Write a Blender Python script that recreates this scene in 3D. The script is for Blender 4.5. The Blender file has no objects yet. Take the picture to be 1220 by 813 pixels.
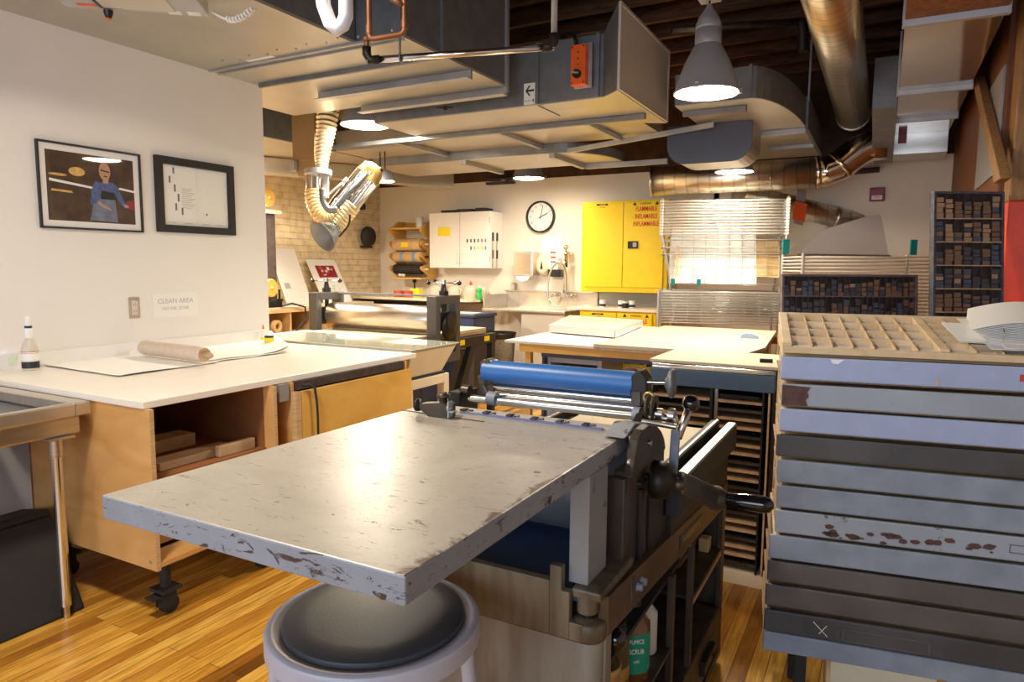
import bpy, math, random
from mathutils import Vector, Matrix
random.seed(7)
S = bpy.context.scene
COL = S.collection
PI = math.pi
# ------------------------------------------------------------------ camera
FPX, CAM = 819.46, Vector((0, 0, 1.45))
YAW, PIT, ROL = [math.radians(a) for a in (28.13667512, -6.13162808, 0.3974227)]
def _axes():
    cy, sy, cp, sp = math.cos(YAW), math.sin(YAW), math.cos(PIT), math.sin(PIT)
    f = Vector((-sy*cp, cy*cp, sp)); r = Vector((cy, sy, 0)); u = r.cross(f)
    cr, sr = math.cos(ROL), math.sin(ROL)
    return cr*r+sr*u, -sr*r+cr*u, f
CR, CU, CF = _axes()
cd = bpy.data.cameras.new('camera'); cam = bpy.data.objects.new('camera', cd); COL.objects.link(cam)
cd.sensor_width = 36; cd.lens = FPX/1220*36; cd.clip_start = .02
m = Matrix((CR, CU, -CF)).transposed().to_4x4(); m.translation = CAM; cam.matrix_world = m
S.camera = cam
# measuring helpers: where a sight line meets a real plane of the room
def ray(x, y): return CF + CR*((x-610)/FPX) - CU*((y-406.5)/FPX)
def on_x(x, y, X): d = ray(x, y); return CAM + d*(X/d.x)
def on_y(x, y, Y): d = ray(x, y); return CAM + d*(Y/d.y)
def on_z(x, y, Z): d = ray(x, y); return CAM + d*((Z-CAM.z)/d.z)
def on_d(x, y, D): return CAM + ray(x, y)*D
def py_of(p):
    q = Vector(p)-CAM; return 406.5-FPX*q.dot(CU)/q.dot(CF)
def z_at(X, Y, py):
    lo, hi = -4., 6.
    for _ in range(50):
        mid = (lo+hi)/2
        if py_of((X, Y, mid)) > py: lo = mid
        else: hi = mid
    return lo
# ------------------------------------------------------------------ materials
def _new(name):
    mt = bpy.data.materials.new(name); mt.use_nodes = True
    nt = mt.node_tree; return mt, nt, nt.nodes['Principled BSDF']
def c4(c): return (c[0], c[1], c[2], 1)
def mat(name, col, rough=.5, metal=0., spec=.5, var=0., vscale=8., bump=0., bscale=60., stretch=(1,1,1), emit=None, es=0., trans=0., alpha=1., coat=0., detail=4, col2=None):
    """colour with optional noise variation and bump, in object space"""
    mt, nt, b = _new(name)
    b.inputs['Base Color'].default_value = c4(col); b.inputs['Roughness'].default_value = rough
    b.inputs['Metallic'].default_value = metal; b.inputs['Specular IOR Level'].default_value = spec
    b.inputs['Transmission Weight'].default_value = trans; b.inputs['Coat Weight'].default_value = coat
    b.inputs['Alpha'].default_value = alpha
    if emit: b.inputs['Emission Color'].default_value = c4(emit); b.inputs['Emission Strength'].default_value = es
    L = nt.links.new
    if var or bump or col2:
        tc = nt.nodes.new('ShaderNodeTexCoord'); mp = nt.nodes.new('ShaderNodeMapping'); mp.inputs['Scale'].default_value = stretch
        L(tc.outputs['Object'], mp.inputs['Vector'])
    if var or col2:
        n = nt.nodes.new('ShaderNodeTexNoise'); n.inputs['Scale'].default_value = vscale; n.inputs['Detail'].default_value = detail
        L(mp.outputs['Vector'], n.inputs['Vector'])
        r = nt.nodes.new('ShaderNodeValToRGB')
        a = col2 if col2 else tuple(max(0, x*(1-var)) for x in col); z = col if col2 else tuple(min(1, x*(1+var)) for x in col)
        r.color_ramp.elements[0].position = .3; r.color_ramp.elements[1].position = .7
        r.color_ramp.elements[0].color = c4(a); r.color_ramp.elements[1].color = c4(z)
        L(n.outputs['Fac'], r.inputs['Fac']); L(r.outputs['Color'], b.inputs['Base Color'])
    if bump:
        n2 = nt.nodes.new('ShaderNodeTexNoise'); n2.inputs['Scale'].default_value = bscale; n2.inputs['Detail'].default_value = 3
        L(mp.outputs['Vector'], n2.inputs['Vector'])
        bp = nt.nodes.new('ShaderNodeBump'); bp.inputs['Strength'].default_value = bump; bp.inputs['Distance'].default_value = .004
        L(n2.outputs['Fac'], bp.inputs['Height']); L(bp.outputs['Normal'], b.inputs['Normal'])
    return mt
def chipped(name, col, chip, thr=.62, scale=14., stretch=(1,1,1), rough=.45, metal=0., var=.12, chip2=.72, s2=45., edge=None, warp=0.):
    """paint with worn chips and scratches showing the metal below"""
    mt, nt, b = _new(name); L = nt.links.new; N = nt.nodes.new
    tc = N('ShaderNodeTexCoord'); mp = N('ShaderNodeMapping'); mp.inputs['Scale'].default_value = stretch; L(tc.outputs['Object'], mp.inputs['Vector'])
    def noise(sc, det, vec): n = N('ShaderNodeTexNoise'); n.inputs['Scale'].default_value = sc; n.inputs['Detail'].default_value = det; n.inputs['Roughness'].default_value = .68; n.inputs['Distortion'].default_value = warp; L(vec, n.inputs['Vector']); return n.outputs['Fac']
    def step(v, t, w=.02):
        r = N('ShaderNodeMapRange'); r.inputs['From Min'].default_value = t-w; r.inputs['From Max'].default_value = t+w; L(v, r.inputs['Value']); return r.outputs['Result']
    big = noise(3., 5, tc.outputs['Object'])
    r0 = N('ShaderNodeValToRGB'); r0.color_ramp.elements[0].position = .3; r0.color_ramp.elements[1].position = .72
    r0.color_ramp.elements[0].color = c4([x*(1-var) for x in col]); r0.color_ramp.elements[1].color = c4([min(1, x*(1+var)) for x in col]); L(big, r0.inputs['Fac'])
    s1 = step(noise(scale, 6, mp.outputs['Vector']), thr); sb = step(noise(s2, 5, mp.outputs['Vector']), chip2)
    mx = N('ShaderNodeMath'); mx.operation = 'MAXIMUM'; L(s1, mx.inputs[0]); L(sb, mx.inputs[1]); fac = mx.outputs[0]
    if edge:
        sx = N('ShaderNodeSeparateXYZ'); L(tc.outputs['Object'], sx.inputs[0])
        er = N('ShaderNodeMapRange'); er.inputs['From Min'].default_value = edge[1]; er.inputs['From Max'].default_value = edge[2]; L(sx.outputs[edge[0]], er.inputs['Value'])
        ad = N('ShaderNodeMath'); ad.operation = 'MULTIPLY_ADD'; L(noise(9., 6, tc.outputs['Object']), ad.inputs[0]); ad.inputs[1].default_value = 1.1; L(er.outputs['Result'], ad.inputs[2])
        se = step(ad.outputs[0], edge[3], .05); m2 = N('ShaderNodeMath'); m2.operation = 'MAXIMUM'; L(fac, m2.inputs[0]); L(se, m2.inputs[1]); fac = m2.outputs[0]
    mixc = N('ShaderNodeMix'); mixc.data_type = 'RGBA'; L(fac, mixc.inputs[0]); L(r0.outputs['Color'], mixc.inputs[6]); mixc.inputs[7].default_value = c4(chip)
    L(mixc.outputs[2], b.inputs['Base Color']); b.inputs['Roughness'].default_value = rough; b.inputs['Metallic'].default_value = metal
    bp = N('ShaderNodeBump'); bp.inputs['Strength'].default_value = .25; bp.inputs['Distance'].default_value = .002; bp.invert = True; L(fac, bp.inputs['Height']); L(bp.outputs['Normal'], b.inputs['Normal'])
    return mt
def wood(name, c1, c2, axis=(1,1,8), scale=6., rough=.5, bump=.05):
    mt, nt, b = _new(name); L = nt.links.new; N = nt.nodes.new
    tc = N('ShaderNodeTexCoord'); mp = N('ShaderNodeMapping'); mp.inputs['Scale'].default_value = axis; L(tc.outputs['Object'], mp.inputs['Vector'])
    n = N('ShaderNodeTexNoise'); n.inputs['Scale'].default_value = scale; n.inputs['Detail'].default_value = 6; n.inputs['Distortion'].default_value = .8; L(mp.outputs['Vector'], n.inputs['Vector'])
    r = N('ShaderNodeValToRGB'); r.color_ramp.elements[0].position = .32; r.color_ramp.elements[1].position = .68; r.color_ramp.elements[0].color = c4(c1); r.color_ramp.elements[1].color = c4(c2)
    L(n.outputs['Fac'], r.inputs['Fac']); L(r.outputs['Color'], b.inputs['Base Color']); b.inputs['Roughness'].default_value = rough
    bp = N('ShaderNodeBump'); bp.inputs['Strength'].default_value = bump; bp.inputs['Distance'].default_value = .002; L(n.outputs['Fac'], bp.inputs['Height']); L(bp.outputs['Normal'], b.inputs['Normal'])
    return mt
def floor_mat():
    mt, nt, b = _new('strip_floor'); L = nt.links.new; N = nt.nodes.new
    tc = N('ShaderNodeTexCoord'); mp = N('ShaderNodeMapping'); mp.inputs['Rotation'].default_value = (0, 0, PI/2); L(tc.outputs['Object'], mp.inputs['Vector'])
    br = N('ShaderNodeTexBrick'); br.offset = .37; br.offset_frequency = 2; br.inputs['Scale'].default_value = 1
    br.inputs['Brick Width'].default_value = 1.15; br.inputs['Row Height'].default_value = .058; br.inputs['Mortar Size'].default_value = .0012; br.inputs['Mortar Smooth'].default_value = .3
    br.inputs['Color1'].default_value = (0, 0, 0, 1); br.inputs['Color2'].default_value = (1, 1, 1, 1); br.inputs['Mortar'].default_value = (.5, .5, .5, 1); br.inputs['Bias'].default_value = 0
    L(mp.outputs['Vector'], br.inputs['Vector'])
    r = N('ShaderNodeValToRGB'); e = r.color_ramp.elements; e[0].position = 0; e[0].color = (.16, .055, .008, 1); e[1].position = 1; e[1].color = (.86, .50, .10, 1)
    for p, c in ((.12, (.46, .19, .022, 1)), (.4, (.70, .34, .045, 1)), (.7, (.79, .42, .065, 1))): k = e.new(p); k.color = c
    L(br.outputs['Color'], r.inputs['Fac'])
    m2 = N('ShaderNodeMapping'); m2.inputs['Scale'].default_value = (14, 1.1, 1); L(tc.outputs['Object'], m2.inputs['Vector'])
    n = N('ShaderNodeTexNoise'); n.inputs['Scale'].default_value = 5; n.inputs['Detail'].default_value = 6; L(m2.outputs['Vector'], n.inputs['Vector'])
    gr = N('ShaderNodeValToRGB'); gr.color_ramp.elements[0].position = .3; gr.color_ramp.elements[0].color = (.55, .5, .45, 1); gr.color_ramp.elements[1].position = .62; gr.color_ramp.elements[1].color = (1, 1, 1, 1); L(n.outputs['Fac'], gr.inputs['Fac'])
    mu = N('ShaderNodeMix'); mu.data_type = 'RGBA'; mu.blend_type = 'MULTIPLY'; mu.inputs[0].default_value = 1; L(r.outputs['Color'], mu.inputs[6]); L(gr.outputs['Color'], mu.inputs[7])
    mm = N('ShaderNodeMix'); mm.data_type = 'RGBA'; L(br.outputs['Fac'], mm.inputs[0]); L(mu.outputs[2], mm.inputs[6]); mm.inputs[7].default_value = (.05, .02, .006, 1)
    L(mm.outputs[2], b.inputs['Base Color']); b.inputs['Roughness'].default_value = .33
    bp = N('ShaderNodeBump'); bp.inputs['Strength'].default_value = .3; bp.inputs['Distance'].default_value = .002; bp.invert = True; L(br.outputs['Fac'], bp.inputs['Height']); L(bp.outputs['Normal'], b.inputs['Normal'])
    return mt
def brick_mat():
    mt, nt, b = _new('painted_brick'); L = nt.links.new; N = nt.nodes.new
    tc = N('ShaderNodeTexCoord'); sp = N('ShaderNodeSeparateXYZ'); cb = N('ShaderNodeCombineXYZ'); L(tc.outputs['Object'], sp.inputs[0]); L(sp.outputs['Y'], cb.inputs['X']); L(sp.outputs['Z'], cb.inputs['Y'])
    nz = N('ShaderNodeTexNoise'); nz.inputs['Scale'].default_value = 3; nz.inputs['Detail'].default_value = 3; L(cb.outputs[0], nz.inputs['Vector'])
    ad = N('ShaderNodeMix'); ad.data_type = 'RGBA'; ad.blend_type = 'ADD'; ad.inputs[0].default_value = .03; L(cb.outputs[0], ad.inputs[6]); L(nz.outputs['Color'], ad.inputs[7])
    br = N('ShaderNodeTexBrick'); br.inputs['Scale'].default_value = 1; br.inputs['Brick Width'].default_value = .23; br.inputs['Row Height'].default_value = .082; br.inputs['Mortar Size'].default_value = .006; br.inputs['Mortar Smooth'].default_value = .5
    br.inputs['Color1'].default_value = (.86, .74, .52, 1); br.inputs['Color2'].default_value = (.80, .67, .45, 1); br.inputs['Mortar'].default_value = (.68, .55, .36, 1); L(ad.outputs[2], br.inputs['Vector'])
    n2 = N('ShaderNodeTexNoise'); n2.inputs['Scale'].default_value = 9; n2.inputs['Detail'].default_value = 6; L(cb.outputs[0], n2.inputs['Vector'])
    r = N('ShaderNodeValToRGB'); r.color_ramp.elements[0].position = .3; r.color_ramp.elements[0].color = (.80, .74, .66, 1); r.color_ramp.elements[1].position = .55; r.color_ramp.elements[1].color = (1, 1, 1, 1); L(n2.outputs['Fac'], r.inputs['Fac'])
    mu = N('ShaderNodeMix'); mu.data_type = 'RGBA'; mu.blend_type = 'MULTIPLY'; mu.inputs[0].default_value = 1; L(br.outputs['Color'], mu.inputs[6]); L(r.outputs['Color'], mu.inputs[7]); L(mu.outputs[2], b.inputs['Base Color'])
    b.inputs['Roughness'].default_value = .7
    bp = N('ShaderNodeBump'); bp.inputs['Strength'].default_value = .7; bp.inputs['Distance'].default_value = .008; bp.invert = True; L(br.outputs['Fac'], bp.inputs['Height']); L(bp.outputs['Normal'], b.inputs['Normal'])
    return mt
def thin_glass(name):
    mt = bpy.data.materials.new(name); mt.use_nodes = True; nt = mt.node_tree; nt.nodes.clear(); N = nt.nodes.new; L = nt.links.new
    o = N('ShaderNodeOutputMaterial'); mx = N('ShaderNodeMixShader'); t = N('ShaderNodeBsdfTransparent'); g = N('ShaderNodeBsdfGlossy'); lw = N('ShaderNodeLayerWeight'); lw.inputs['Blend'].default_value = .5
    pw = N('ShaderNodeMath'); pw.operation = 'POWER'; pw.inputs[1].default_value = 4; ma = N('ShaderNodeMath'); ma.operation = 'MULTIPLY_ADD'; ma.inputs[1].default_value = .5; ma.inputs[2].default_value = .035
    g.inputs['Roughness'].default_value = .02; L(lw.outputs['Facing'], pw.inputs[0]); L(pw.outputs[0], ma.inputs[0]); L(ma.outputs[0], mx.inputs[0])
    L(t.outputs[0], mx.inputs[1]); L(g.outputs[0], mx.inputs[2]); L(mx.outputs[0], o.inputs[0]); return mt
def spiral_mat(name, col, axis, pitch):
    mt, nt, b = _new(name); L = nt.links.new; N = nt.nodes.new
    b.inputs['Metallic'].default_value = 1; b.inputs['Roughness'].default_value = .3
    tc = N('ShaderNodeTexCoord'); sp = N('ShaderNodeSeparateXYZ'); L(tc.outputs['Object'], sp.inputs[0])
    mm = N('ShaderNodeMath'); mm.operation = 'MULTIPLY'; L(sp.outputs[axis], mm.inputs[0]); mm.inputs[1].default_value = 1/pitch
    fr = N('ShaderNodeMath'); fr.operation = 'FRACT'; L(mm.outputs[0], fr.inputs[0])
    ls = N('ShaderNodeMath'); ls.operation = 'LESS_THAN'; L(fr.outputs[0], ls.inputs[0]); ls.inputs[1].default_value = .14
    n = N('ShaderNodeTexNoise'); n.inputs['Scale'].default_value = 6; L(tc.outputs['Object'], n.inputs['Vector'])
    r = N('ShaderNodeValToRGB'); r.color_ramp.elements[0].color = c4([x*.75 for x in col]); r.color_ramp.elements[1].color = c4([min(1, x*1.2) for x in col]); L(n.outputs['Fac'], r.inputs['Fac']); sm = N('ShaderNodeMix'); sm.data_type = 'RGBA'; L(ls.outputs[0], sm.inputs[0]); L(r.outputs['Color'], sm.inputs[6]); sm.inputs[7].default_value = c4([x*.72 for x in col]); L(sm.outputs[2], b.inputs['Base Color'])
    bp = N('ShaderNodeBump'); bp.inputs['Strength'].default_value = .6; bp.inputs['Distance'].default_value = .006; L(ls.outputs[0], bp.inputs['Height']); L(bp.outputs['Normal'], b.inputs['Normal'])
    return mt
M = {}
M['wall'] = mat('wall_paint', (.81, .775, .745), .7, var=.02, vscale=2, bump=.05, bscale=90)
M['backwall'] = mat('back_wall_paint', (.80, .74, .65), .7, var=.03, vscale=2)
M['brick'] = brick_mat(); M['floor'] = floor_mat()
M['joist'] = wood('joist_wood', (.05, .016, .004), (.17, .062, .014), (1, 8, 8), 5, .7)
M['deck'] = wood('deck_wood', (.035, .014, .006), (.09, .035, .012), (1, 8, 1), 5, .8)
M['orangewood'] = wood('orange_timber', (.10, .030, .007), (.24, .08, .017), (8, 8, 1), 5, .6)
M['timber'] = wood('timber', (.20, .10, .035), (.36, .20, .075), (9, 9, 1), 5, .6)
M['redpaint'] = mat('orange_red_paint', (.80, .06, .015), .45, var=.12, vscale=5)
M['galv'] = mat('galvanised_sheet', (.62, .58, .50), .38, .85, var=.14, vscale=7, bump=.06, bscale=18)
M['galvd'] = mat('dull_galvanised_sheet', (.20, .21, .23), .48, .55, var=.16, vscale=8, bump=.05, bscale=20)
M['galvl'] = mat('pale_lit_sheet_metal', (.50, .47, .41), .40, .55, var=.08, vscale=3, bump=.05, bscale=5)  # paler copy of the duct sheet, bounced light on undersides put into its colour
M['angle'] = mat('angle_iron', (.42, .43, .45), .5, .6, var=.1)
M['shiny'] = mat('shiny_sheet', (.60, .55, .50), .09, 1., var=.08, vscale=4, bump=.12, bscale=3.2)
M['bright'] = mat('bright_hood_sheet', (.90, .89, .87), .35, .2, bump=.35, bscale=5)
M['spiralx'] = spiral_mat('spiral_duct_across', (.72, .64, .52), 'X', .11)
M['spiraly'] = spiral_mat('spiral_duct_along', (.62, .57, .47), 'Y', .10)
M['chrome'] = mat('polished_steel', (.75, .75, .76), .14, 1.)
M['steel'] = mat('brushed_steel', (.62, .58, .52), .3, 1., var=.1, vscale=6, stretch=(1, 1, 20))
M['sinksteel'] = mat('stainless_top', (.66, .60, .52), .33, .9, var=.08, vscale=10, stretch=(8, 1, 1))
M['basin'] = mat('stainless_basin', (.20, .21, .24), .4, .8)
M['iron'] = mat('oily_dark_iron', (.022, .016, .011), .48, .35, var=.4, vscale=9, bump=.15, bscale=40)
M['ironl'] = mat('worn_iron', (.10, .08, .06), .38, .7, var=.35, vscale=10, bump=.1)
M['olive'] = mat('stained_olive_paint', (.085, .060, .036), .5, .1, col2=(.022, .014, .008), vscale=6, stretch=(3, 3, .8), bump=.1)
M['panelgrey'] = mat('stained_grey_panel', (.30, .27, .22), .45, .1, col2=(.13, .09, .055), vscale=4, stretch=(3, 3, .6))
M['black'] = mat('black_plastic', (.012, .012, .014), .35); M['blackm'] = mat('matt_black', (.018, .017, .018), .6, var=.2)
M['rubber'] = mat('black_rubber', (.02, .02, .02), .7)
M['ebony'] = mat('black_glossy_knob', (.008, .007, .009), .12, coat=.5)
M['white'] = mat('white_plastic', (.83, .82, .80), .4); M['paper'] = mat('white_paper', (.88, .87, .83), .8)
M['whitetop'] = mat('white_laminate', (.86, .81, .73), .35, var=.02)
M['cream'] = mat('cream_paint', (.80, .70, .50), .5, var=.04); M['creamboard'] = mat('cream_board', (.62, .53, .38), .6, var=.08, vscale=6)
M['ply'] = wood('birch_ply', (.56, .29, .085), (.74, .43, .16), (1.2, 1.2, 3), 2.2, .45)
M['plyedge'] = wood('ply_edge', (.50, .30, .13), (.72, .50, .26), (1, 1, 40), 6, .5)
M['yply'] = wood('yellow_ply', (.68, .38, .075), (.80, .49, .12), (1.5, 1.2, 3), 2.4, .42)
M['pine'] = wood('pale_pine', (.52, .34, .15), (.70, .50, .26), (8, 8, 8), 1.2, .55)
M['casewood'] = wood('case_wood', (.66, .47, .25), (.80, .62, .38), (6, 6, 6), 2, .55)
M['casefloor'] = mat('case_lining_paper', (.72, .65, .61), .8, var=.06)
M['darkwood'] = wood('dark_case_wood', (.035, .026, .026), (.085, .06, .055), (6, 6, 6), 3, .5)
M['caseframe'] = wood('purplish_case_frame', (.09, .066, .078), (.16, .12, .13), (6, 6, 6), 3, .5)
M['plydark'] = wood('shaded_dark_ply', (.20, .075, .022), (.32, .13, .045), (1.2, 1.2, 3), 2.2, .5)  # cabinet interior's shade put into the ply colour; the dark wooden roller shares it
M['ledge'] = mat('brown_oiled_ledge', (.17, .095, .038), .42, .2, col2=(.05, .028, .012), vscale=5, stretch=(3, .8, 3))
M['band'] = mat('stained_tan_band', (.20, .155, .095), .5, .1, col2=(.07, .042, .018), vscale=7, stretch=(3, 3, .5), bump=.1)
M['rollwood'] = wood('roller_wood', (.42, .27, .15), (.58, .40, .24), (8, 1, 8), 3, .5)
M['kraft'] = mat('kraft_paper', (.62, .42, .19), .7, var=.06)
M['yellow'] = mat('safety_yellow', (.93, .69, .015), .35, var=.03); M['red'] = mat('red_lettering', (.62, .03, .015), .5)
M['orangebox'] = mat('orange_plastic', (.85, .13, .015), .4); M['redp'] = mat('red_plastic', (.60, .05, .03), .4)
M['darkred'] = mat('dark_red_plastic', (.28, .02, .03), .4)
M['lavender'] = mat('lavender_blue_enamel', (.36, .42, .60), .5, var=.07, vscale=12, bump=.05, bscale=150)
M['caseblue'] = mat('pale_grey_blue_enamel', (.42, .49, .54), .5, var=.12, vscale=25, bump=.08, bscale=150)
M['casegrey'] = mat('blue_grey_enamel', (.25, .28, .34), .5, var=.14, vscale=14, bump=.08, bscale=150)
M['casedark'] = mat('dark_grey_enamel', (.065, .062, .062), .5, var=.25, vscale=6, bump=.08, bscale=150)
M['casebrown'] = mat('brown_grey_enamel', (.105, .09, .08), .5, var=.25, vscale=6, bump=.08, bscale=150)
M['rust'] = mat('bare_rusty_metal', (.10, .045, .032), .7, var=.3, vscale=40)
M['bluepaint'] = mat('slate_blue_enamel', (.062, .11, .18), .4, var=.08)
M['bluegrey'] = mat('dark_blue_grey', (.06, .075, .12), .5); M['lightblue'] = mat('light_blue_plastic', (.22, .36, .60), .5)
M['rubberblue'] = mat('blue_rubber', (.035, .15, .42), .38, var=.06)
M['navy'] = mat('navy_plastic', (.02, .035, .10), .4); M['navycloth'] = mat('navy_tray', (.02, .04, .10), .5, var=.3, vscale=5)
M['grey'] = mat('light_grey_enamel', (.45, .46, .50), .45); M['stool'] = mat('lilac_grey_enamel', (.50, .48, .53), .38, var=.04)
M['pad'] = mat('charcoal_vinyl', (.05, .052, .058), .42, bump=.1, bscale=300)
M['green'] = mat('green_label', (.0, .28, .17), .5); M['greenp'] = mat('green_plastic', (.03, .50, .10), .4)
M['tan'] = mat('tan_sheet', (.36, .25, .13), .5, .3); M['copper'] = mat('copper_pipe', (.26, .115, .06), .5, .6, var=.25, vscale=12)
M['pvc'] = mat('white_pvc', (.84, .84, .86), .3)
M['feedtop'] = chipped('worn_feed_board_top', (.42, .39, .345), (.13, .085, .06), .635, 16, (1., 3.6, 1), .34, .05, .16, .65, 60, edge=('X', -.60, -.475, 1.36), warp=1.5)
M['feedside'] = chipped('chipped_feed_board_edge', (.33, .345, .37), (.075, .05, .038), .60, 15, (1, 1, 3.2), .45, .1, .14, .645, 55, warp=1.2)
M['post'] = chipped('chipped_grey_post', (.29, .285, .27), (.16, .12, .08), .66, 16, (1, 1, 1), .5, .1, .1, .7, 50)
M['speckle'] = chipped('worn_case_enamel', (.33, .36, .40), (.11, .06, .045), .66, 10, (1, 1, 1), .5, 0, .1, .72, 30)
M['silver'] = mat('grey_lamp_enamel', (.36, .35, .36), .45, .3)
M['lampin'] = mat('reflector', (.85, .83, .8), .3)
M['lens'] = mat('lit_lamp_lens', (1, 1, 1), .5, emit=(1, .86, .67), es=185)
M['lens_bright'] = mat('brightest_lit_lamp_lens', (1, 1, 1), .5, emit=(1, .86, .67), es=430)
M['lens_dim'] = mat('dimmer_lit_lamp_lens', (1, 1, 1), .5, emit=(1, .86, .67), es=95)
M['tube_lit'] = mat('lit_fluorescent_tube', (1, 1, 1), .5, emit=(1, .90, .78), es=70)
M['photo'] = mat('photo_dark', (.035, .022, .014), .5, col2=(.10, .055, .025), vscale=14); M['skin'] = mat('photo_skin', (.52, .29, .19), .6)
M['shirt'] = mat('photo_shirt', (.09, .13, .30), .6, var=.25, vscale=60); M['apron'] = mat('photo_apron', (.16, .19, .27), .6, var=.3, vscale=20)
M['ink'] = mat('black_ink', (.02, .02, .025), .6); M['greyink'] = mat('grey_ink', (.45, .44, .44), .7); M['fineink'] = mat('faint_ink', (.16, .16, .22), .7)
M['glass'] = thin_glass('clear_glass'); M['jar'] = mat('milky_plastic', (.80, .74, .62), .35, trans=.3); M['amber'] = mat('amber_glass', (.16, .06, .015), .12, coat=.4)
M['gold'] = mat('gold_tin', (.50, .33, .12), .35, .7, var=.2, vscale=30); M['olivejar'] = mat('dark_tin', (.10, .075, .03), .35, .4)
M['block'] = wood('type_block_dark', (.04, .042, .058), (.085, .09, .115), (9, 9, 9), 3, .55); M['block2'] = wood('type_block_brown', (.15, .085, .055), (.26, .16, .10), (9, 9, 9), 3, .55)
M['block3'] = wood('type_block_light', (.34, .21, .12), (.46, .31, .19), (9, 9, 9), 3, .55); M['block4'] = wood('type_block_blue', (.045, .065, .11), (.09, .125, .19), (9, 9, 9), 3, .55)
M['wire'] = mat('grey_rack_wire', (.52, .52, .50), .45, .4); M['wirew'] = mat('cream_rack_rail', (.80, .76, .68), .45)
M['corr'] = mat('flex_hose', (.62, .55, .42), .35, .7); M['trash'] = mat('speckled_grey_bin', (.20, .16, .11), .8, var=.35, vscale=60)
M['bag'] = mat('black_bag', (.02, .018, .016), .35); M['tealplastic'] = mat('teal_plastic', (.0, .25, .24), .5); M['label'] = mat('yellow_note', (.95, .75, .02), .6)
M['filter'] = mat('cream_grille', (.62, .58, .52), .5, .2)
M['carpet'] = mat('warm_grey_board', (.27, .28, .31), .7)
M['canvas'] = mat('muslin', (.66, .53, .42), .8, var=.06, vscale=30)
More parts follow.
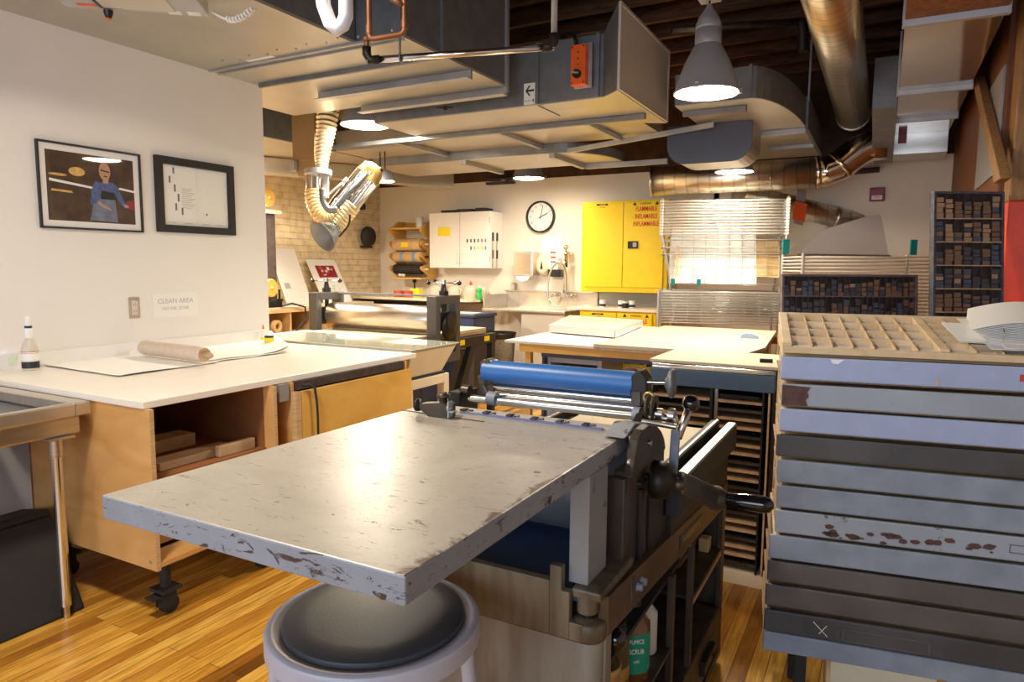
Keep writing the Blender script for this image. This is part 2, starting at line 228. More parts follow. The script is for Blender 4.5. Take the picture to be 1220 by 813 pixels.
# ------------------------------------------------------------------ mesh builder
class MB:
    def __init__(s): s.v, s.f, s.mi, s.sm = [], [], [], []
    def face(s, pts, mi=0, smooth=False):
        b = len(s.v); s.v += [Vector(p) for p in pts]; s.f.append(list(range(b, b+len(pts)))); s.mi.append(mi); s.sm.append(smooth); return s
    def hexa(s, p, mi=0):   # 8 points: bottom ring 0-3, top ring 4-7
        b = len(s.v); s.v += [Vector(q) for q in p]
        for f in ((3,2,1,0),(4,5,6,7),(0,1,5,4),(1,2,6,5),(2,3,7,6),(3,0,4,7)): s.f.append([b+i for i in f]); s.mi.append(mi); s.sm.append(False)
        return s
    def box(s, x0, x1, y0, y1, z0, z1, mi=0):
        return s.hexa([(x0,y0,z0),(x1,y0,z0),(x1,y1,z0),(x0,y1,z0),(x0,y0,z1),(x1,y0,z1),(x1,y1,z1),(x0,y1,z1)], mi)
    def obox(s, o, u, v, w, mi=0):   # oriented box from a corner and three edge vectors
        o, u, v, w = map(Vector, (o, u, v, w))
        if u.cross(v).dot(w) < 0: o = o+u; u = -u
        return s.hexa([o, o+u, o+u+v, o+v, o+w, o+u+w, o+u+v+w, o+v+w], mi)
    def prism(s, poly, d, mi=0):   # planar polygon swept by d
        poly = [Vector(p) for p in poly]; d = Vector(d); n = len(poly)
        nrm = sum((poly[i].cross(poly[(i+1) % n]) for i in range(n)), Vector())
        if nrm.dot(d) > 0: poly = poly[::-1]
        b = len(s.v); s.v += poly+[p+d for p in poly]
        s.f.append([b+i for i in range(n)]); s.f.append([b+n+i for i in range(n)][::-1]); s.mi += [mi]*2; s.sm += [False]*2
        for i in range(n): j = (i+1) % n; s.f.append([b+j, b+i, b+n+i, b+n+j]); s.mi.append(mi); s.sm.append(False)
        return s
    def lathe(s, prof, o=(0,0,0), ax=(0,0,1), seg=24, mi=0, caps=True, smooth=True):   # prof: (radius, height) pairs
        o, ax = Vector(o), Vector(ax).normalized(); t = Vector((0,0,1)) if abs(ax.z) < .9 else Vector((1,0,0)); a = ax.cross(t).normalized(); c = ax.cross(a)
        rings = []
        for i, (r, h) in enumerate(prof):
            b = len(s.v); s.v += [o+ax*h+a*(r*math.cos(2*PI*k/seg))+c*(r*math.sin(2*PI*k/seg)) for k in range(seg)]; rings.append(b)
        for i in range(len(prof)-1):
            for k in range(seg):
                k2 = (k+1) % seg; s.f.append([rings[i]+k, rings[i]+k2, rings[i+1]+k2, rings[i+1]+k]); s.mi.append(mi); s.sm.append(smooth)
        if caps:
            for (r, h), rev in ((prof[0], True), (prof[-1], False)):
                if r > 1e-5:
                    b = len(s.v); s.v += [o+ax*h+a*(r*math.cos(2*PI*k/seg))+c*(r*math.sin(2*PI*k/seg)) for k in range(seg)]
                    ix = list(range(b, b+seg)); s.f.append(ix[::-1] if rev else ix); s.mi.append(mi); s.sm.append(False)
        return s
    def cyl(s, p, q, r, r2=None, seg=20, mi=0, caps=True):
        p, q = Vector(p), Vector(q); return s.lathe([(r, 0), (r if r2 is None else r2, (q-p).length)], p, q-p, seg, mi, caps)
    def sphere(s, c, r, seg=18, mi=0, sz=1.):
        n = 10; return s.lathe([(max(1e-6, r*math.sin(PI*i/n)), -r*sz*math.cos(PI*i/n)) for i in range(n+1)], c, (0,0,1), seg, mi, False)
    def tube(s, pts, r, seg=10, mi=0, caps=True):
        pts = [Vector(p) for p in pts]; n = len(pts); rr = r if isinstance(r, (list, tuple)) else [r]*n; rings = []; up = None
        for i in range(n):
            t = (pts[min(i+1, n-1)]-pts[max(i-1, 0)]).normalized()
            if up is None: up = t.cross(Vector((0,0,1)) if abs(t.z) < .9 else Vector((1,0,0))).normalized()
            up = (up-t*up.dot(t)).normalized(); sd = t.cross(up); b = len(s.v)
            s.v += [pts[i]+up*(rr[i]*math.cos(2*PI*k/seg))+sd*(rr[i]*math.sin(2*PI*k/seg)) for k in range(seg)]; rings.append(b)
        for i in range(n-1):
            for k in range(seg):
                k2 = (k+1) % seg; s.f.append([rings[i]+k, rings[i]+k2, rings[i+1]+k2, rings[i+1]+k]); s.mi.append(mi); s.sm.append(True)
        if caps:
            s.f.append([rings[0]+k for k in range(seg)][::-1]); s.f.append([rings[-1]+k for k in range(seg)]); s.mi += [mi]*2; s.sm += [False]*2
        return s
    def torus(s, c, ax, R, r, seg=24, s2=8, mi=0, a0=0, a1=2*PI):
        ax = Vector(ax).normalized(); t = Vector((0,0,1)) if abs(ax.z) < .9 else Vector((1,0,0)); a = ax.cross(t).normalized(); b = ax.cross(a); c = Vector(c)
        full = abs(a1-a0-2*PI) < 1e-4; n = seg+1
        return s.tube([c+a*(R*math.cos(a0+(a1-a0)*k/seg))+b*(R*math.sin(a0+(a1-a0)*k/seg)) for k in range(n)], r, s2, mi, not full)
    def grid(s, fn, nu, nv, mi=0, smooth=True):
        b = len(s.v); s.v += [Vector(fn(i/nu, j/nv)) for j in range(nv+1) for i in range(nu+1)]
        for j in range(nv):
            for i in range(nu): k = b+j*(nu+1)+i; s.f.append([k, k+1, k+nu+2, k+nu+1]); s.mi.append(mi); s.sm.append(smooth)
        return s
    def sheet(s, fn, nu, nv, th, mi=0):   # a sheet with a real thickness
        s.grid(fn, nu, nv, mi); s.grid(lambda u, v: Vector(fn(1-u, v))-Vector((0, 0, th)), nu, nv, mi)
        n = max(nu, nv)
        for e in (lambda t: (t, 0), lambda t: (1-t, 1), lambda t: (0, 1-t), lambda t: (1, t)):
            s.grid(lambda u, v, e=e: Vector(fn(*e(u)))-Vector((0, 0, th*(1-v))), n, 1, mi, False)
        return s
def link(name, mb, mats, parent=None, bevel=0., seg=2):
    me = bpy.data.meshes.new(name); me.from_pydata([tuple(p) for p in mb.v], [], mb.f)
    for mt in (mats if isinstance(mats, (list, tuple)) else [mats]): me.materials.append(M[mt] if isinstance(mt, str) else mt)
    me.polygons.foreach_set('material_index', mb.mi); me.polygons.foreach_set('use_smooth', mb.sm); me.update()
    o = bpy.data.objects.new(name, me); COL.objects.link(o)
    if bevel:
        bv = o.modifiers.new('bevel', 'BEVEL'); bv.width = bevel; bv.segments = seg; bv.limit_method = 'ANGLE'; bv.angle_limit = math.radians(40)
    if parent: adopt(o, parent)
    return o
def world_of(o):
    mw = o.matrix_basis.copy()
    while o.parent: mw = o.parent.matrix_basis @ o.matrix_parent_inverse @ mw if False else o.parent.matrix_basis @ (o.matrix_parent_inverse @ mw); o = o.parent
    return mw
def adopt(o, parent):   # parts are modelled in room coordinates, so keep them where they are
    o.parent = parent; o.matrix_parent_inverse = world_of(parent).inverted()
def thing(name, label, cat, loc=(0,0,0), group=None, rz=0.):
    o = bpy.data.objects.new(name, None); COL.objects.link(o); o.location = loc; o.rotation_euler = (0, 0, rz); o.empty_display_size = .05
    o['label'] = label; o['category'] = cat
    if group: o['group'] = group
    return o
def tag(o, label, cat, group=None):
    o['label'] = label; o['category'] = cat
    if group: o['group'] = group
    return o
def struct(o): o['kind'] = 'structure'; return o
def lab(o, label): o['label'] = label; return o
def dup(root, label, mat4, group=None):   # copy a thing with its parts and sub-parts; mat4 places the copy
    r = root.copy(); COL.objects.link(r); r.matrix_basis = mat4; r['label'] = label
    if group: r['group'] = group
    for ch in list(root.children):
        c = ch.copy(); COL.objects.link(c); c.parent = r
        for g in ch.children: d = g.copy(); COL.objects.link(d); d.parent = c
    return r
def text(name, s, size, o, right, up, mt, parent=None, align='CENTER', th=.0006, xs=1., bold=0.):
    cu = bpy.data.curves.new(name, 'FONT'); cu.body = s; cu.size = size; cu.align_x = align; cu.align_y = 'CENTER'; cu.extrude = th; cu.offset = bold
    t = bpy.data.objects.new(name, cu); COL.objects.link(t)
    r, u = Vector(right).normalized(), Vector(up).normalized(); n = r.cross(u)
    mw = Matrix((r*xs, u, n)).transposed().to_4x4(); mw.translation = Vector(o)
    dg = bpy.context.evaluated_depsgraph_get(); me = bpy.data.meshes.new_from_object(t.evaluated_get(dg)); me.transform(mw); me.name = name
    bpy.data.objects.remove(t); me.materials.clear(); me.materials.append(M[mt])
    ob = bpy.data.objects.new(name, me); COL.objects.link(ob)
    if parent: adopt(ob, parent)
    return ob
def arc(c, r, a0, a1, n, pl='xz'):
    out = []
    for i in range(n+1):
        a = a0+(a1-a0)*i/n; u, v = r*math.cos(a), r*math.sin(a)
        out.append({'xz': (c[0]+u, c[1], c[2]+v), 'yz': (c[0], c[1]+u, c[2]+v), 'xy': (c[0]+u, c[1]+v, c[2])}[pl])
    return out
ORD = ['first','second','third','fourth','fifth','sixth','seventh','eighth','ninth','tenth','eleventh','twelfth','thirteenth','fourteenth','fifteenth','sixteenth','seventeenth','eighteenth','nineteenth','twentieth','twenty-first','twenty-second','twenty-third','twenty-fourth']
# ------------------------------------------------------------------ the room
WX, BY, CZ, PLZ = -3.9, 8.2, 3.8, 2.695          # partition face, back wall face, deck height
struct(link('floor', MB().box(-6.8, 2.9, -2.8, 8.4, -.1, 0), 'floor'))
struct(link('wall_left', MB().box(WX-.12, WX, -2.6, 3.555, 0, PLZ), 'wall'))
struct(link('wall_back', MB().box(-6.8, .72, BY, BY+.15, 0, 2.60), 'backwall'))
struct(link('wall_back_upper', MB().box(-6.8, .72, BY+.02, BY+.15, 2.60, CZ), 'deck'))
struct(link('wall_brick', MB().box(-6.78, -6.62, 2.2, BY, 0, CZ), 'brick'))
struct(link('wall_return', MB().box(-6.78, WX-.12, 2.1, 2.2, 0, CZ), 'wall'))
struct(link('wall_right', MB().box(2.7, 2.85, -2.6, 4.9, 0, CZ), 'wall'))
struct(link('wall_corner', MB().box(.72, 2.85, 4.9, 5.05, 0, CZ), 'wall'))
w = struct(link('wall_timber', MB().box(.56, .72, 4.9, BY-.001, 0, CZ), 'orangewood'))
wf = MB(); X0, X1, Z0, Z1 = -2.9, 1.5, .95, 2.45
for a in ((WX-.12, X0, 0, CZ), (X1, 2.85, 0, CZ)): wf.box(a[0], a[1], -2.75, -2.6, a[2], a[3])
wf.box(X0, X1, -2.75, -2.6, 0, Z0).box(X0, X1, -2.75, -2.6, Z1, CZ); struct(link('wall_front', wf, 'wall'))
wn = MB()
for i in range(5): x = X0+(X1-X0)*i/4; wn.box(x-.03, x+.03, -2.72, -2.64, Z0, Z1)
for z in (Z0, (Z0+Z1)/2, Z1): wn.box(X0, X1, -2.715, -2.645, z-.025, z+.025)
win = struct(link('window_1', wn, 'white')); link('pane', MB().box(X0, X1, -2.684, -2.68, Z0, Z1), 'glass', win)
struct(link('baseboard_left', MB().box(WX, WX+.018, -2.6, 3.55, 0, .10), 'timber', bevel=.004))
struct(link('baseboard_back', MB().box(-6.62, .55, BY-.018, BY, 0, .12), 'timber', bevel=.004))
ceil = struct(link('ceiling', MB().box(-6.8, 2.9, -2.8, 8.4, CZ, CZ+.08), 'deck'))
for i in range(25):
    y = -2.3+i*.43
    link('joist', MB().box(-6.7, 2.8, y-.028, y+.028, CZ-.30, CZ-.001), 'joist', ceil)
# upper part of the low area: the wide sheet-metal plenum over the clean counter
t = thing('ventilation_plenum', 'huge low sheet metal plenum over the clean counter, pale seamed underside', 'duct', (-3.2, 1.7, PLZ))
PX0, PX1, PYM, PYE = -2.686, -2.375, 3.136, 4.347
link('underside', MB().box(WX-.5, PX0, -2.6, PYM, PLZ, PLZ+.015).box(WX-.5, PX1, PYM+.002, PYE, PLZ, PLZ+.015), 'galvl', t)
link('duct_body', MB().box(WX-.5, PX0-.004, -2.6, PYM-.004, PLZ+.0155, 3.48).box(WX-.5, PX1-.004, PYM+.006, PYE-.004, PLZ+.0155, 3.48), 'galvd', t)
for y in (.40, 1.76): link('seam', MB().box(WX+.01, PX0, y-.002, y+.002, PLZ-.006, PLZ+.001), 'galvd', t)
for y in (3.11, 3.18): link('flange', MB().box(WX+.02, PX1-.01, y-.007, y+.007, PLZ-.014, PLZ+.001), 'angle', t, .002)
link('flange', MB().box(WX+.05, PX1+.01, 3.48, 3.505, PLZ-.03, PLZ+.001), 'galvd', t, .002)
for y in (3.875, 4.341): link('angle_bar', MB().box(-3.66, PX1+.005, y-.024, y, PLZ-.06, PLZ).box(-3.66, PX1+.005, y-.07, y-.024, PLZ-.06, PLZ-.053), 'angle', t, .002)
link('corner_flange', MB().box(PX1-.006, PX1+.012, 4.315, 4.352, PLZ-.035, 3.48), 'angle', t, .002); link('standing_seam', MB().box(PX1-.003, PX1+.018, 3.52, 3.54, PLZ+.02, 3.48), 'galvd', t)
link('sticker', MB().box(-3.50, -3.28, 3.07, 3.10, PLZ-.003, PLZ), 'white', t)
for i in range(12): link('screw_head', MB().cyl((WX+.28+i*.115, 3.0+.035*(i % 2), PLZ+.001), (WX+.28+i*.115, 3.0+.035*(i % 2), PLZ-.009), .006, seg=8), 'angle', t)
# emergency light box under the plenum, with a coiled lead
t = thing('emergency_light_box', 'grey emergency light box hanging under the plenum, with a coiled white lead', 'light fixture', (-2.9, 1.9, PLZ-.07))
EZ = PLZ-.068; a, b_ = on_z(80, 9, EZ), on_z(249, 20, EZ); u = (b_-a); v = Vector((u.y, -u.x, 0)).normalized()*.42
link('case', MB().obox(a, u, v, (0, 0, .067)), 'grey', t, .006)
link('diffuser', MB().obox(a+u*.28+v*.1-Vector((0, 0, .004)), u*.5, v*.8, (0, 0, .006)), 'filter', t)
k = on_z(126, 7, EZ-.004); link('switch_plate', MB().obox(k-u*.06+v*-.08, u*.16, v*.22, (0, 0, .012)), 'black', t, .002)
kn = link('rotary_knob', MB().lathe([(.022, 0), (.018, .02), (.011, .034)], on_z(129, 13, EZ-.007), (0, 0, -1), 16), 'black', t); link('red_tip', MB().lathe([(.0112, .0), (.01, .006)], on_z(129, 13, EZ-.007)-Vector((0, 0, .034)), (0, 0, -1), 16), 'orangebox', kn)
link('red_strip', MB().obox(k-u*.2-v*.05, u*.13, v*.05, (0, 0, .004)), 'orangebox', t)
for q in (.72, .86): link('vent_slot', MB().obox(a+u*q+v*.02-Vector((0, 0, .003)), u*.09, v*.10, (0, 0, .004)), 'white', t)
c0 = b_+Vector((0, 0, .02)); pts = []
for i in range(80):
    q = i/79; ang = q*2*PI*14; base = c0+Vector((.02+.17*q, .10*q, -.045*math.sin(PI*q)+.02*q)); pts.append(base+Vector((0, .012*math.cos(ang)*(q > .35), .012*math.sin(ang)*(q > .35))))
link('coiled_lead', MB().tube(pts, .006, 6), 'white', t)
# branch duct with filter box
t = thing('branch_duct', 'dark sheet metal branch duct ending in a filter box with a perforated cream grille', 'duct', (-2.2, 4.9, 2.603))
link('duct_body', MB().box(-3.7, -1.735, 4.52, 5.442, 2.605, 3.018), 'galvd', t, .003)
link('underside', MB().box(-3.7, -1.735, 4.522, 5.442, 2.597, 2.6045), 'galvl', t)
fl = MB(); A = [(-1.735, 4.52, 2.603), (-1.735, 5.442, 2.603), (-1.735, 5.442, 3.018), (-1.735, 4.52, 3.018)]; B = [(-1.582, 4.381, 2.603), (-1.582, 5.534, 2.603), (-1.582, 5.534, 3.151), (-1.582, 4.381, 3.151)]
fl.hexa([A[0], B[0], B[1], A[1], A[3], B[3], B[2], A[2]]); link('flared_collar', fl, 'galvd', t)
link('collar_underside', MB().hexa([(-1.735, 4.522, 2.596), (-1.582, 4.383, 2.596), (-1.582, 5.532, 2.596), (-1.735, 5.440, 2.596), (-1.735, 4.522, 2.602), (-1.582, 4.383, 2.602), (-1.582, 5.532, 2.602), (-1.735, 5.440, 2.602)]), 'galvl', t)
def perforated():
    mt, nt, b = _new('perforated_grille'); L = nt.links.new; N = nt.nodes.new
    tc = N('ShaderNodeTexCoord'); vo = N('ShaderNodeTexVoronoi'); vo.feature = 'F1'; vo.inputs['Scale'].default_value = 75; vo.inputs['Randomness'].default_value = 0; L(tc.outputs['Object'], vo.inputs['Vector'])
    r = N('ShaderNodeValToRGB'); r.color_ramp.elements[0].position = .15; r.color_ramp.elements[0].color = (.25, .22, .18, 1); r.color_ramp.elements[1].position = .25; r.color_ramp.elements[1].color = (.68, .63, .56, 1)
    L(vo.outputs['Distance'], r.inputs['Fac']); L(r.outputs['Color'], b.inputs['Base Color']); b.inputs['Roughness'].default_value = .5; return mt
M['perf'] = perforated()
g = link('grille', MB().box(-1.582, -1.572, 4.393, 5.523, 2.615, 3.139), 'perf', t)
gf = MB()
for y0, y1, z0, z1 in ((4.381, 4.404, 2.603, 3.151), (5.511, 5.534, 2.603, 3.151), (4.404, 5.511, 2.603, 2.624), (4.404, 5.511, 3.130, 3.151)): gf.box(-1.585, -1.566, y0, y1, z0, z1)
link('grille_frame', gf, 'filter', g, .002)
for x in (-2.225, -1.770): link('standing_seam', MB().box(x-.012, x+.012, 4.502, 4.521, 2.603, 3.02), 'galvd', t, .002)
link('underside_seam', MB().box(-2.228, -2.221, 4.531, 4.9, 2.591, 2.5975), 'galvd', t)
dm = MB(); c = on_z(530, 128, 2.591); dm.tube([c+Vector((-.06, -.02, 0)), c, c+Vector((.05, .03, 0))], .006, 6).tube([c+Vector((0, -.04, -.01)), c+Vector((0, .03, -.01))], .005, 6).cyl(c+Vector((0, 0, .01)), c+Vector((0, 0, -.02)), .012)
link('damper_lever', dm, 'iron', t)
t = thing('damper_actuator', 'bright orange damper motor box on the branch duct', 'actuator', (-1.88, 4.5, 2.66))
link('housing', MB().box(-1.939, -1.831, 4.439, 4.500, 2.678, 2.943), 'orangebox', t, .006); link('backplate', MB().box(-1.931, -1.805, 4.491, 4.504, 2.666, 2.960), 'angle', t)
kn = link('clutch_knob', MB().cyl((-1.888, 4.439, 2.747), (-1.888, 4.414, 2.747), .028), 'iron', t); link('set_lever', MB().obox((-1.92, 4.411, 2.753), (.05, 0, -.01), (0, .006, 0), (0, 0, .012)), 'angle', kn)
scw = MB()
for x, z in ((-1.928, 2.926), (-1.845, 2.926), (-1.928, 2.693), (-1.845, 2.693), (-1.885, 2.891), (-1.885, 2.851), (-1.885, 2.811)): scw.cyl((x, 4.440, z), (x, 4.435, z), .005, seg=8)
link('screw_heads', scw, 'iron', t)
link('conduit', MB().tube([(-1.914, 4.474, 2.949), (-1.926, 4.474, 3.006), (-1.984, 4.52, 3.047), (-2.076, 4.6, 3.06)], .014), 'iron', t)
t = thing('arrow_sticker', 'white sticker with a black left arrow on the dark branch duct', 'sign', (-2.266, 4.519, 2.603))
link('plate', MB().box(-2.332, -2.244, 4.515, 4.5190, 2.605, 2.753), 'white', t)
ar = MB(); ar.prism([(-2.320, 4.5145, 2.701), (-2.289, 4.5145, 2.739), (-2.280, 4.5145, 2.732), (-2.301, 4.5145, 2.708), (-2.251, 4.5145, 2.708), (-2.251, 4.5145, 2.694), (-2.301, 4.5145, 2.694), (-2.280, 4.5145, 2.670), (-2.289, 4.5145, 2.663)], (0, -.0008, 0))
link('arrow', ar, 'ink', t); link('small_print', MB().box(-2.325, -2.278, 4.5140, 4.5148, 2.631, 2.634).prism([(-2.266, 4.5140, 2.635), (-2.251, 4.5140, 2.642), (-2.254, 4.5140, 2.617)], (0, -.0008, 0)), 'ink', t)
# low duct fields beyond
t = thing('flat_supply_duct', 'wide flat cream-lit duct with angle-iron bands in front of the back wall', 'duct', (-3.6, 6.2, 2.5))
link('upper_section', MB().box(-4.95, -1.75, 5.447, 6.02, 2.604, 2.80), 'galvl', t)
def rounded(x0, x1, y0, y1, r, z, n=10): return [(x0, y0, z), (x1-r, y0, z)]+[(x1-r+r*math.sin(PI/2*i/n), y0+(y1-y0)*.8*(1-math.cos(PI/2*i/n)), z) for i in range(1, n+1)]+[(x1, y1, z), (x0, y1, z)]
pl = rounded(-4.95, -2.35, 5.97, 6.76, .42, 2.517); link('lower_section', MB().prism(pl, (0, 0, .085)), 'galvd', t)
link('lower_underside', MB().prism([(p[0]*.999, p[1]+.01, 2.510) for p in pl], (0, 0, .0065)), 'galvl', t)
link('band', MB().box(-4.9, -1.62, 5.09, 5.13, 2.555, 2.594), 'galvd', t, .003)
for x in (-3.95, -2.9, -2.1): link('cross_band', MB().box(x-.022, x+.022, 5.14, 5.96, 2.555, 2.594), 'angle', t, .003)
for x in (-3.75, -2.78): link('cross_band', MB().box(x-.028, x+.028, 5.96, 6.75, 2.465, 2.51), 'angle', t, .003)
link('band', MB().box(-2.75, -1.9, 6.71, 6.76, 2.46, 2.51), 'angle', t, .003)
link('slanting_band', MB().obox((-2.62, 5.95, 2.50), (1.35, -.15, .09), (0, .04, 0), (0, 0, .04)), 'angle', t, .003)
t = thing('curved_transfer_duct', 'long pale sheet metal duct box against the brick wall side, under the ceiling', 'duct', (-5.5, 6, 2.5))
link('duct_body', MB().box(-6.6, -5.02, 4.0, 6.6, 2.62, 2.95), 'galvd', t, .003); link('underside', MB().box(-6.6, -5.02, 4.0, 6.6, 2.612, 2.619), 'galvl', t)
link('lower_trunk', MB().obox((-6.35, 4.5, 2.44), (1.55, 2.9, 0), (-.2, .107, 0), (0, 0, .165)), 'galvl', t, .004)
for q in (.25, .6): link('flange', MB().obox((-6.35+1.55*q, 4.5+2.9*q-.01, 2.43), (.012, .022, 0), (-.2, .107, 0), (0, 0, .18)), 'angle', t)
t = thing('curtain_track', 'short brown wooden rail on the back wall, left of the clock', 'rail', (-4.4, 8.1, 2.56)); link('rail', MB().box(-4.75, -4.35, 8.1, 8.19, 2.545, 2.575).box(-4.75, -4.35, 8.1, 8.19, 2.60, 2.62), 'darkwood', t); link('bracket', MB().box(-4.5, -4.45, 8.08, 8.195, 2.575, 2.60), 'angle', t)
# right-hand rounded duct
t = thing('wide_rounded_duct', 'wide dark duct with a rounded right corner behind the hanging bell lamp', 'duct', (-1, 5.5, 2.45))
pl = [(-1.43, 5.21, 2.655), (-.896, 5.21, 2.655)]+[(-.896+.252*math.sin(PI/2*i/10), 5.21+1.27*(1-math.cos(PI/2*i/10)), 2.655) for i in range(1, 11)]+[(-.644, 8.1, 2.655), (-1.43, 8.1, 2.655)]
link('duct_body', MB().prism(pl, (0, 0, .215)), 'galvd', t); link('underside', MB().prism([(p[0], p[1]+.008, 2.649) for p in pl], (0, 0, .005)), 'galvl', t)
link('band', MB().box(-1.0, -.64, 6.46, 6.50, 2.60, 2.648), 'angle', t, .003); link('band', MB().box(-1.05, -.645, 7.3, 7.34, 2.61, 2.648), 'angle', t, .003); link('band', MB().box(-1.42, -.95, 5.40, 5.44, 2.61, 2.648), 'galvd', t, .003)
link('end_flange', MB().box(-.655, -.625, 6.45, 8.1, 2.64, 2.90), 'galvd', t); link('standing_seam', MB().box(-.905, -.885, 5.195, 5.212, 2.65, 2.88), 'galvd', t)
link('hanger_strap', MB().box(-.635, -.62, 6.42, 6.44, 2.86, 3.5), 'angle', t)
t = thing('drop_duct_end', 'blue-grey duct end with rounded lower corners hanging beside the second bell lamp', 'duct', (-1.3, 6.1, 2.3))
def rr(x0, x1, z0, z1, r, y, n=6):
    p = [(x0, y, z1)]+[(x0+r-r*math.cos(PI/2*i/n), y, z0+r-r*math.sin(PI/2*i/n)) for i in range(n+1)]+[(x1-r+r*math.sin(PI/2*i/n), y, z0+r-r*math.cos(PI/2*i/n)) for i in range(n+1)]+[(x1, y, z1)]
    return p
link('duct_body', MB().prism(rr(-1.68, -.995, 2.335, 2.647, .15, 5.96), (0, .45, 0)), 'galvl', t); link('end_cap', MB().prism(rr(-1.685, -.99, 2.33, 2.646, .152, 5.945), (0, .014, 0)), 'bluegrey', t)
# round ducts
t = thing('round_crossing_duct', 'shiny round spiral duct crossing above the drying rack, with an upturned elbow', 'duct', (-1.4, 7.3, 2.3))
link('spiral_pipe', MB().tube([(-2.12, 6.95, 2.325), (-.62, 7.25, 2.36)], .145, 28), 'spiralx', t)
pe = [Vector((-.62, 7.25, 2.36)), Vector((-.52, 7.27, 2.37)), Vector((-.42, 7.29, 2.41)), Vector((-.33, 7.3, 2.49)), Vector((-.25, 7.31, 2.55)), Vector((-.16, 7.32, 2.59)), Vector((-.04, 7.33, 2.60))]
link('elbow', MB().tube(pe, .142, 28), 'shiny', t)
for p, q in ((pe[2], pe[3]), (pe[0], pe[1])): d = (q-p).normalized(); link('joint_ring', MB().lathe([(.144, 0), (.152, .01), (.152, .03), (.144, .04)], p, d, 28, caps=False), 'shiny', t)
link('end_ring', MB().lathe([(.14, 0), (.154, .0), (.154, .02), (.14, .02)], (-2.13, 6.948, 2.325), (1, .2, .02), 28), 'steel', t)
t = thing('lower_round_duct', 'narrower round duct behind the rack with a blast gate, ending in a silver hood', 'duct', (-.5, 7.5, 2))
pa, pb = on_d(934, 243, 7.3), on_d(1030, 268, 7.3); link('pipe', MB().tube([pa+(pa-pb)*.5, pa, pb], .108, 24), 'spiralx', t); dd = (pb-pa).normalized()
for q in (.62, .98): link('joint_ring', MB().lathe([(.108, 0), (.117, .005), (.117, .03), (.108, .035)], pa+(pb-pa)*q, dd, 24, caps=False), 'steel', t)
ga = pa+(pb-pa)*.22; gt = link('blast_gate', MB().obox(ga+Vector((-.06, -.13, -.16)), dd*.1, (0, .02, 0), (.02, 0, .36)), 'angle', t, .004); link('orange_motor', MB().obox(ga+Vector((-.07, -.17, -.12)), dd*.13, (0, .04, 0), (.02, 0, .19)), 'orangebox', gt, .005)
hp = [on_d(x, y, 7.15) for x, y in ((950, 303), (1106, 305), (1108, 293), (1047, 256), (1032, 258), (985, 273))]
link('hood', MB().prism(hp, (-.2, .45, 0)), 'bright', t, .004); link('hood_rim', MB().obox(hp[0]+Vector((0, -.01, -.02)), hp[1]-hp[0], (-.01, .02, 0), (0, 0, .025)), 'steel', t, .003); link('rear_cone', MB().tube([pb, pb+dd*.10, pb+dd*.16+Vector((0, 0, -.02))], [.108, .10, .07], 20), 'steel', t)
t = thing('long_spiral_duct', 'long round spiral duct running towards the back just under the joists', 'duct', (-.33, 6, 3))
link('spiral_pipe', MB().tube([(-.33, 2.6, 2.93), (-.33, 7.55, 2.93)], .148, 28), 'spiraly', t); link('end_collar', MB().lathe([(.148, 0), (.155, 0), (.155, .05), (.148, .05)], (-.33, 7.5, 2.93), (0, 1, 0), 28), 'steel', t)
t = thing('mirror_rectangular_duct', 'shiny rectangular duct with flanged joints running along the right-hand ceiling', 'duct', (.24, 6, 2.7))
X0, X1 = .03, .46; zz = 2.7; ys = [4.15, 5.72, 6.75]
link('cream_section', MB().hexa([(X0+.02, 2.6, zz+.12), (X1+.05, 2.6, zz+.12), (X1, 4.15, zz), (X0, 4.15, zz), (X0+.02, 2.6, zz+.42), (X1+.05, 2.6, zz+.42), (X1, 4.15, zz+.4), (X0, 4.15, zz+.4)]), 'orangewood', t)
for a, b_ in ((4.15, 5.72), (5.72, 6.75), (6.75, 7.5)): link('duct_section', MB().box(X0, X1, a+.002, b_-.002, zz, zz+.4), 'shiny', t, .002)
for y in ys: link('flange', MB().box(X0-.012, X1+.012, y-.03, y-.004, zz-.03, zz+.41).box(X0-.012, X1+.012, y+.004, y+.03, zz-.025, zz+.41), 'angle', t, .003)
link('end_plate', MB().hexa([(X0-.02, 7.5, 2.52), (X1, 7.5, 2.52), (X1, 7.95, 2.52), (X0-.02, 7.95, 2.52), (X0-.02, 7.5, zz+.4), (X1, 7.5, zz+.4), (X1, 7.95, zz+.4), (X0-.02, 7.95, zz+.4)]), 'steel', t, .003)
link('side_wedge', MB().prism([(X0-.002, 6.2, zz+.38), (X0-.002, 6.2, zz), (X0-.002, 7.5, 2.5), (X0-.002, 7.9, 2.5), (X0-.002, 7.9, zz+.38)], (-.17, .0, 0)), 'galvd', t)
link('red_label', MB().box(.06, .13, 7.494, 7.499, 2.62, 2.70), 'darkred', t)
# pipes overhead
t = thing('sprinkler_pipe', 'silver sprinkler pipe with dark elbows crossing below the plenum', 'pipe', (-1.8, 2.8, 2.43))
p0, p1, p2 = on_d(437, 72, 3.2), on_d(660, 56, 3.2), on_d(660, -30, 3.2); p2.x, p2.y = p1.x, p1.y; p2.z = CZ
link('pipe', MB().tube([p0, p1], .0155, 14), 'chrome', t); link('riser', MB().tube([p1+Vector((0, 0, .02)), p2], .0145, 14), 'angle', t)
dx = (p1-p0).normalized(); link('elbow', MB().tube([p1-dx*.05, p1-dx*.02, p1+Vector((0, 0, .02)), p1+Vector((0, 0, .06))], .021, 12), 'iron', t); link('elbow', MB().tube([p0+dx*.06, p0+dx*.015, p0+Vector((0, 0, .03)), p0+Vector((0, 0, .06))], .021, 12), 'iron', t)
link('sprinkler_head', MB().cyl(p0+Vector((0, 0, .06)), p0+Vector((0, 0, .085)), .012).cyl(p0+Vector((0, 0, .085)), p0+Vector((0, 0, .1)), .022), 'copper', t)
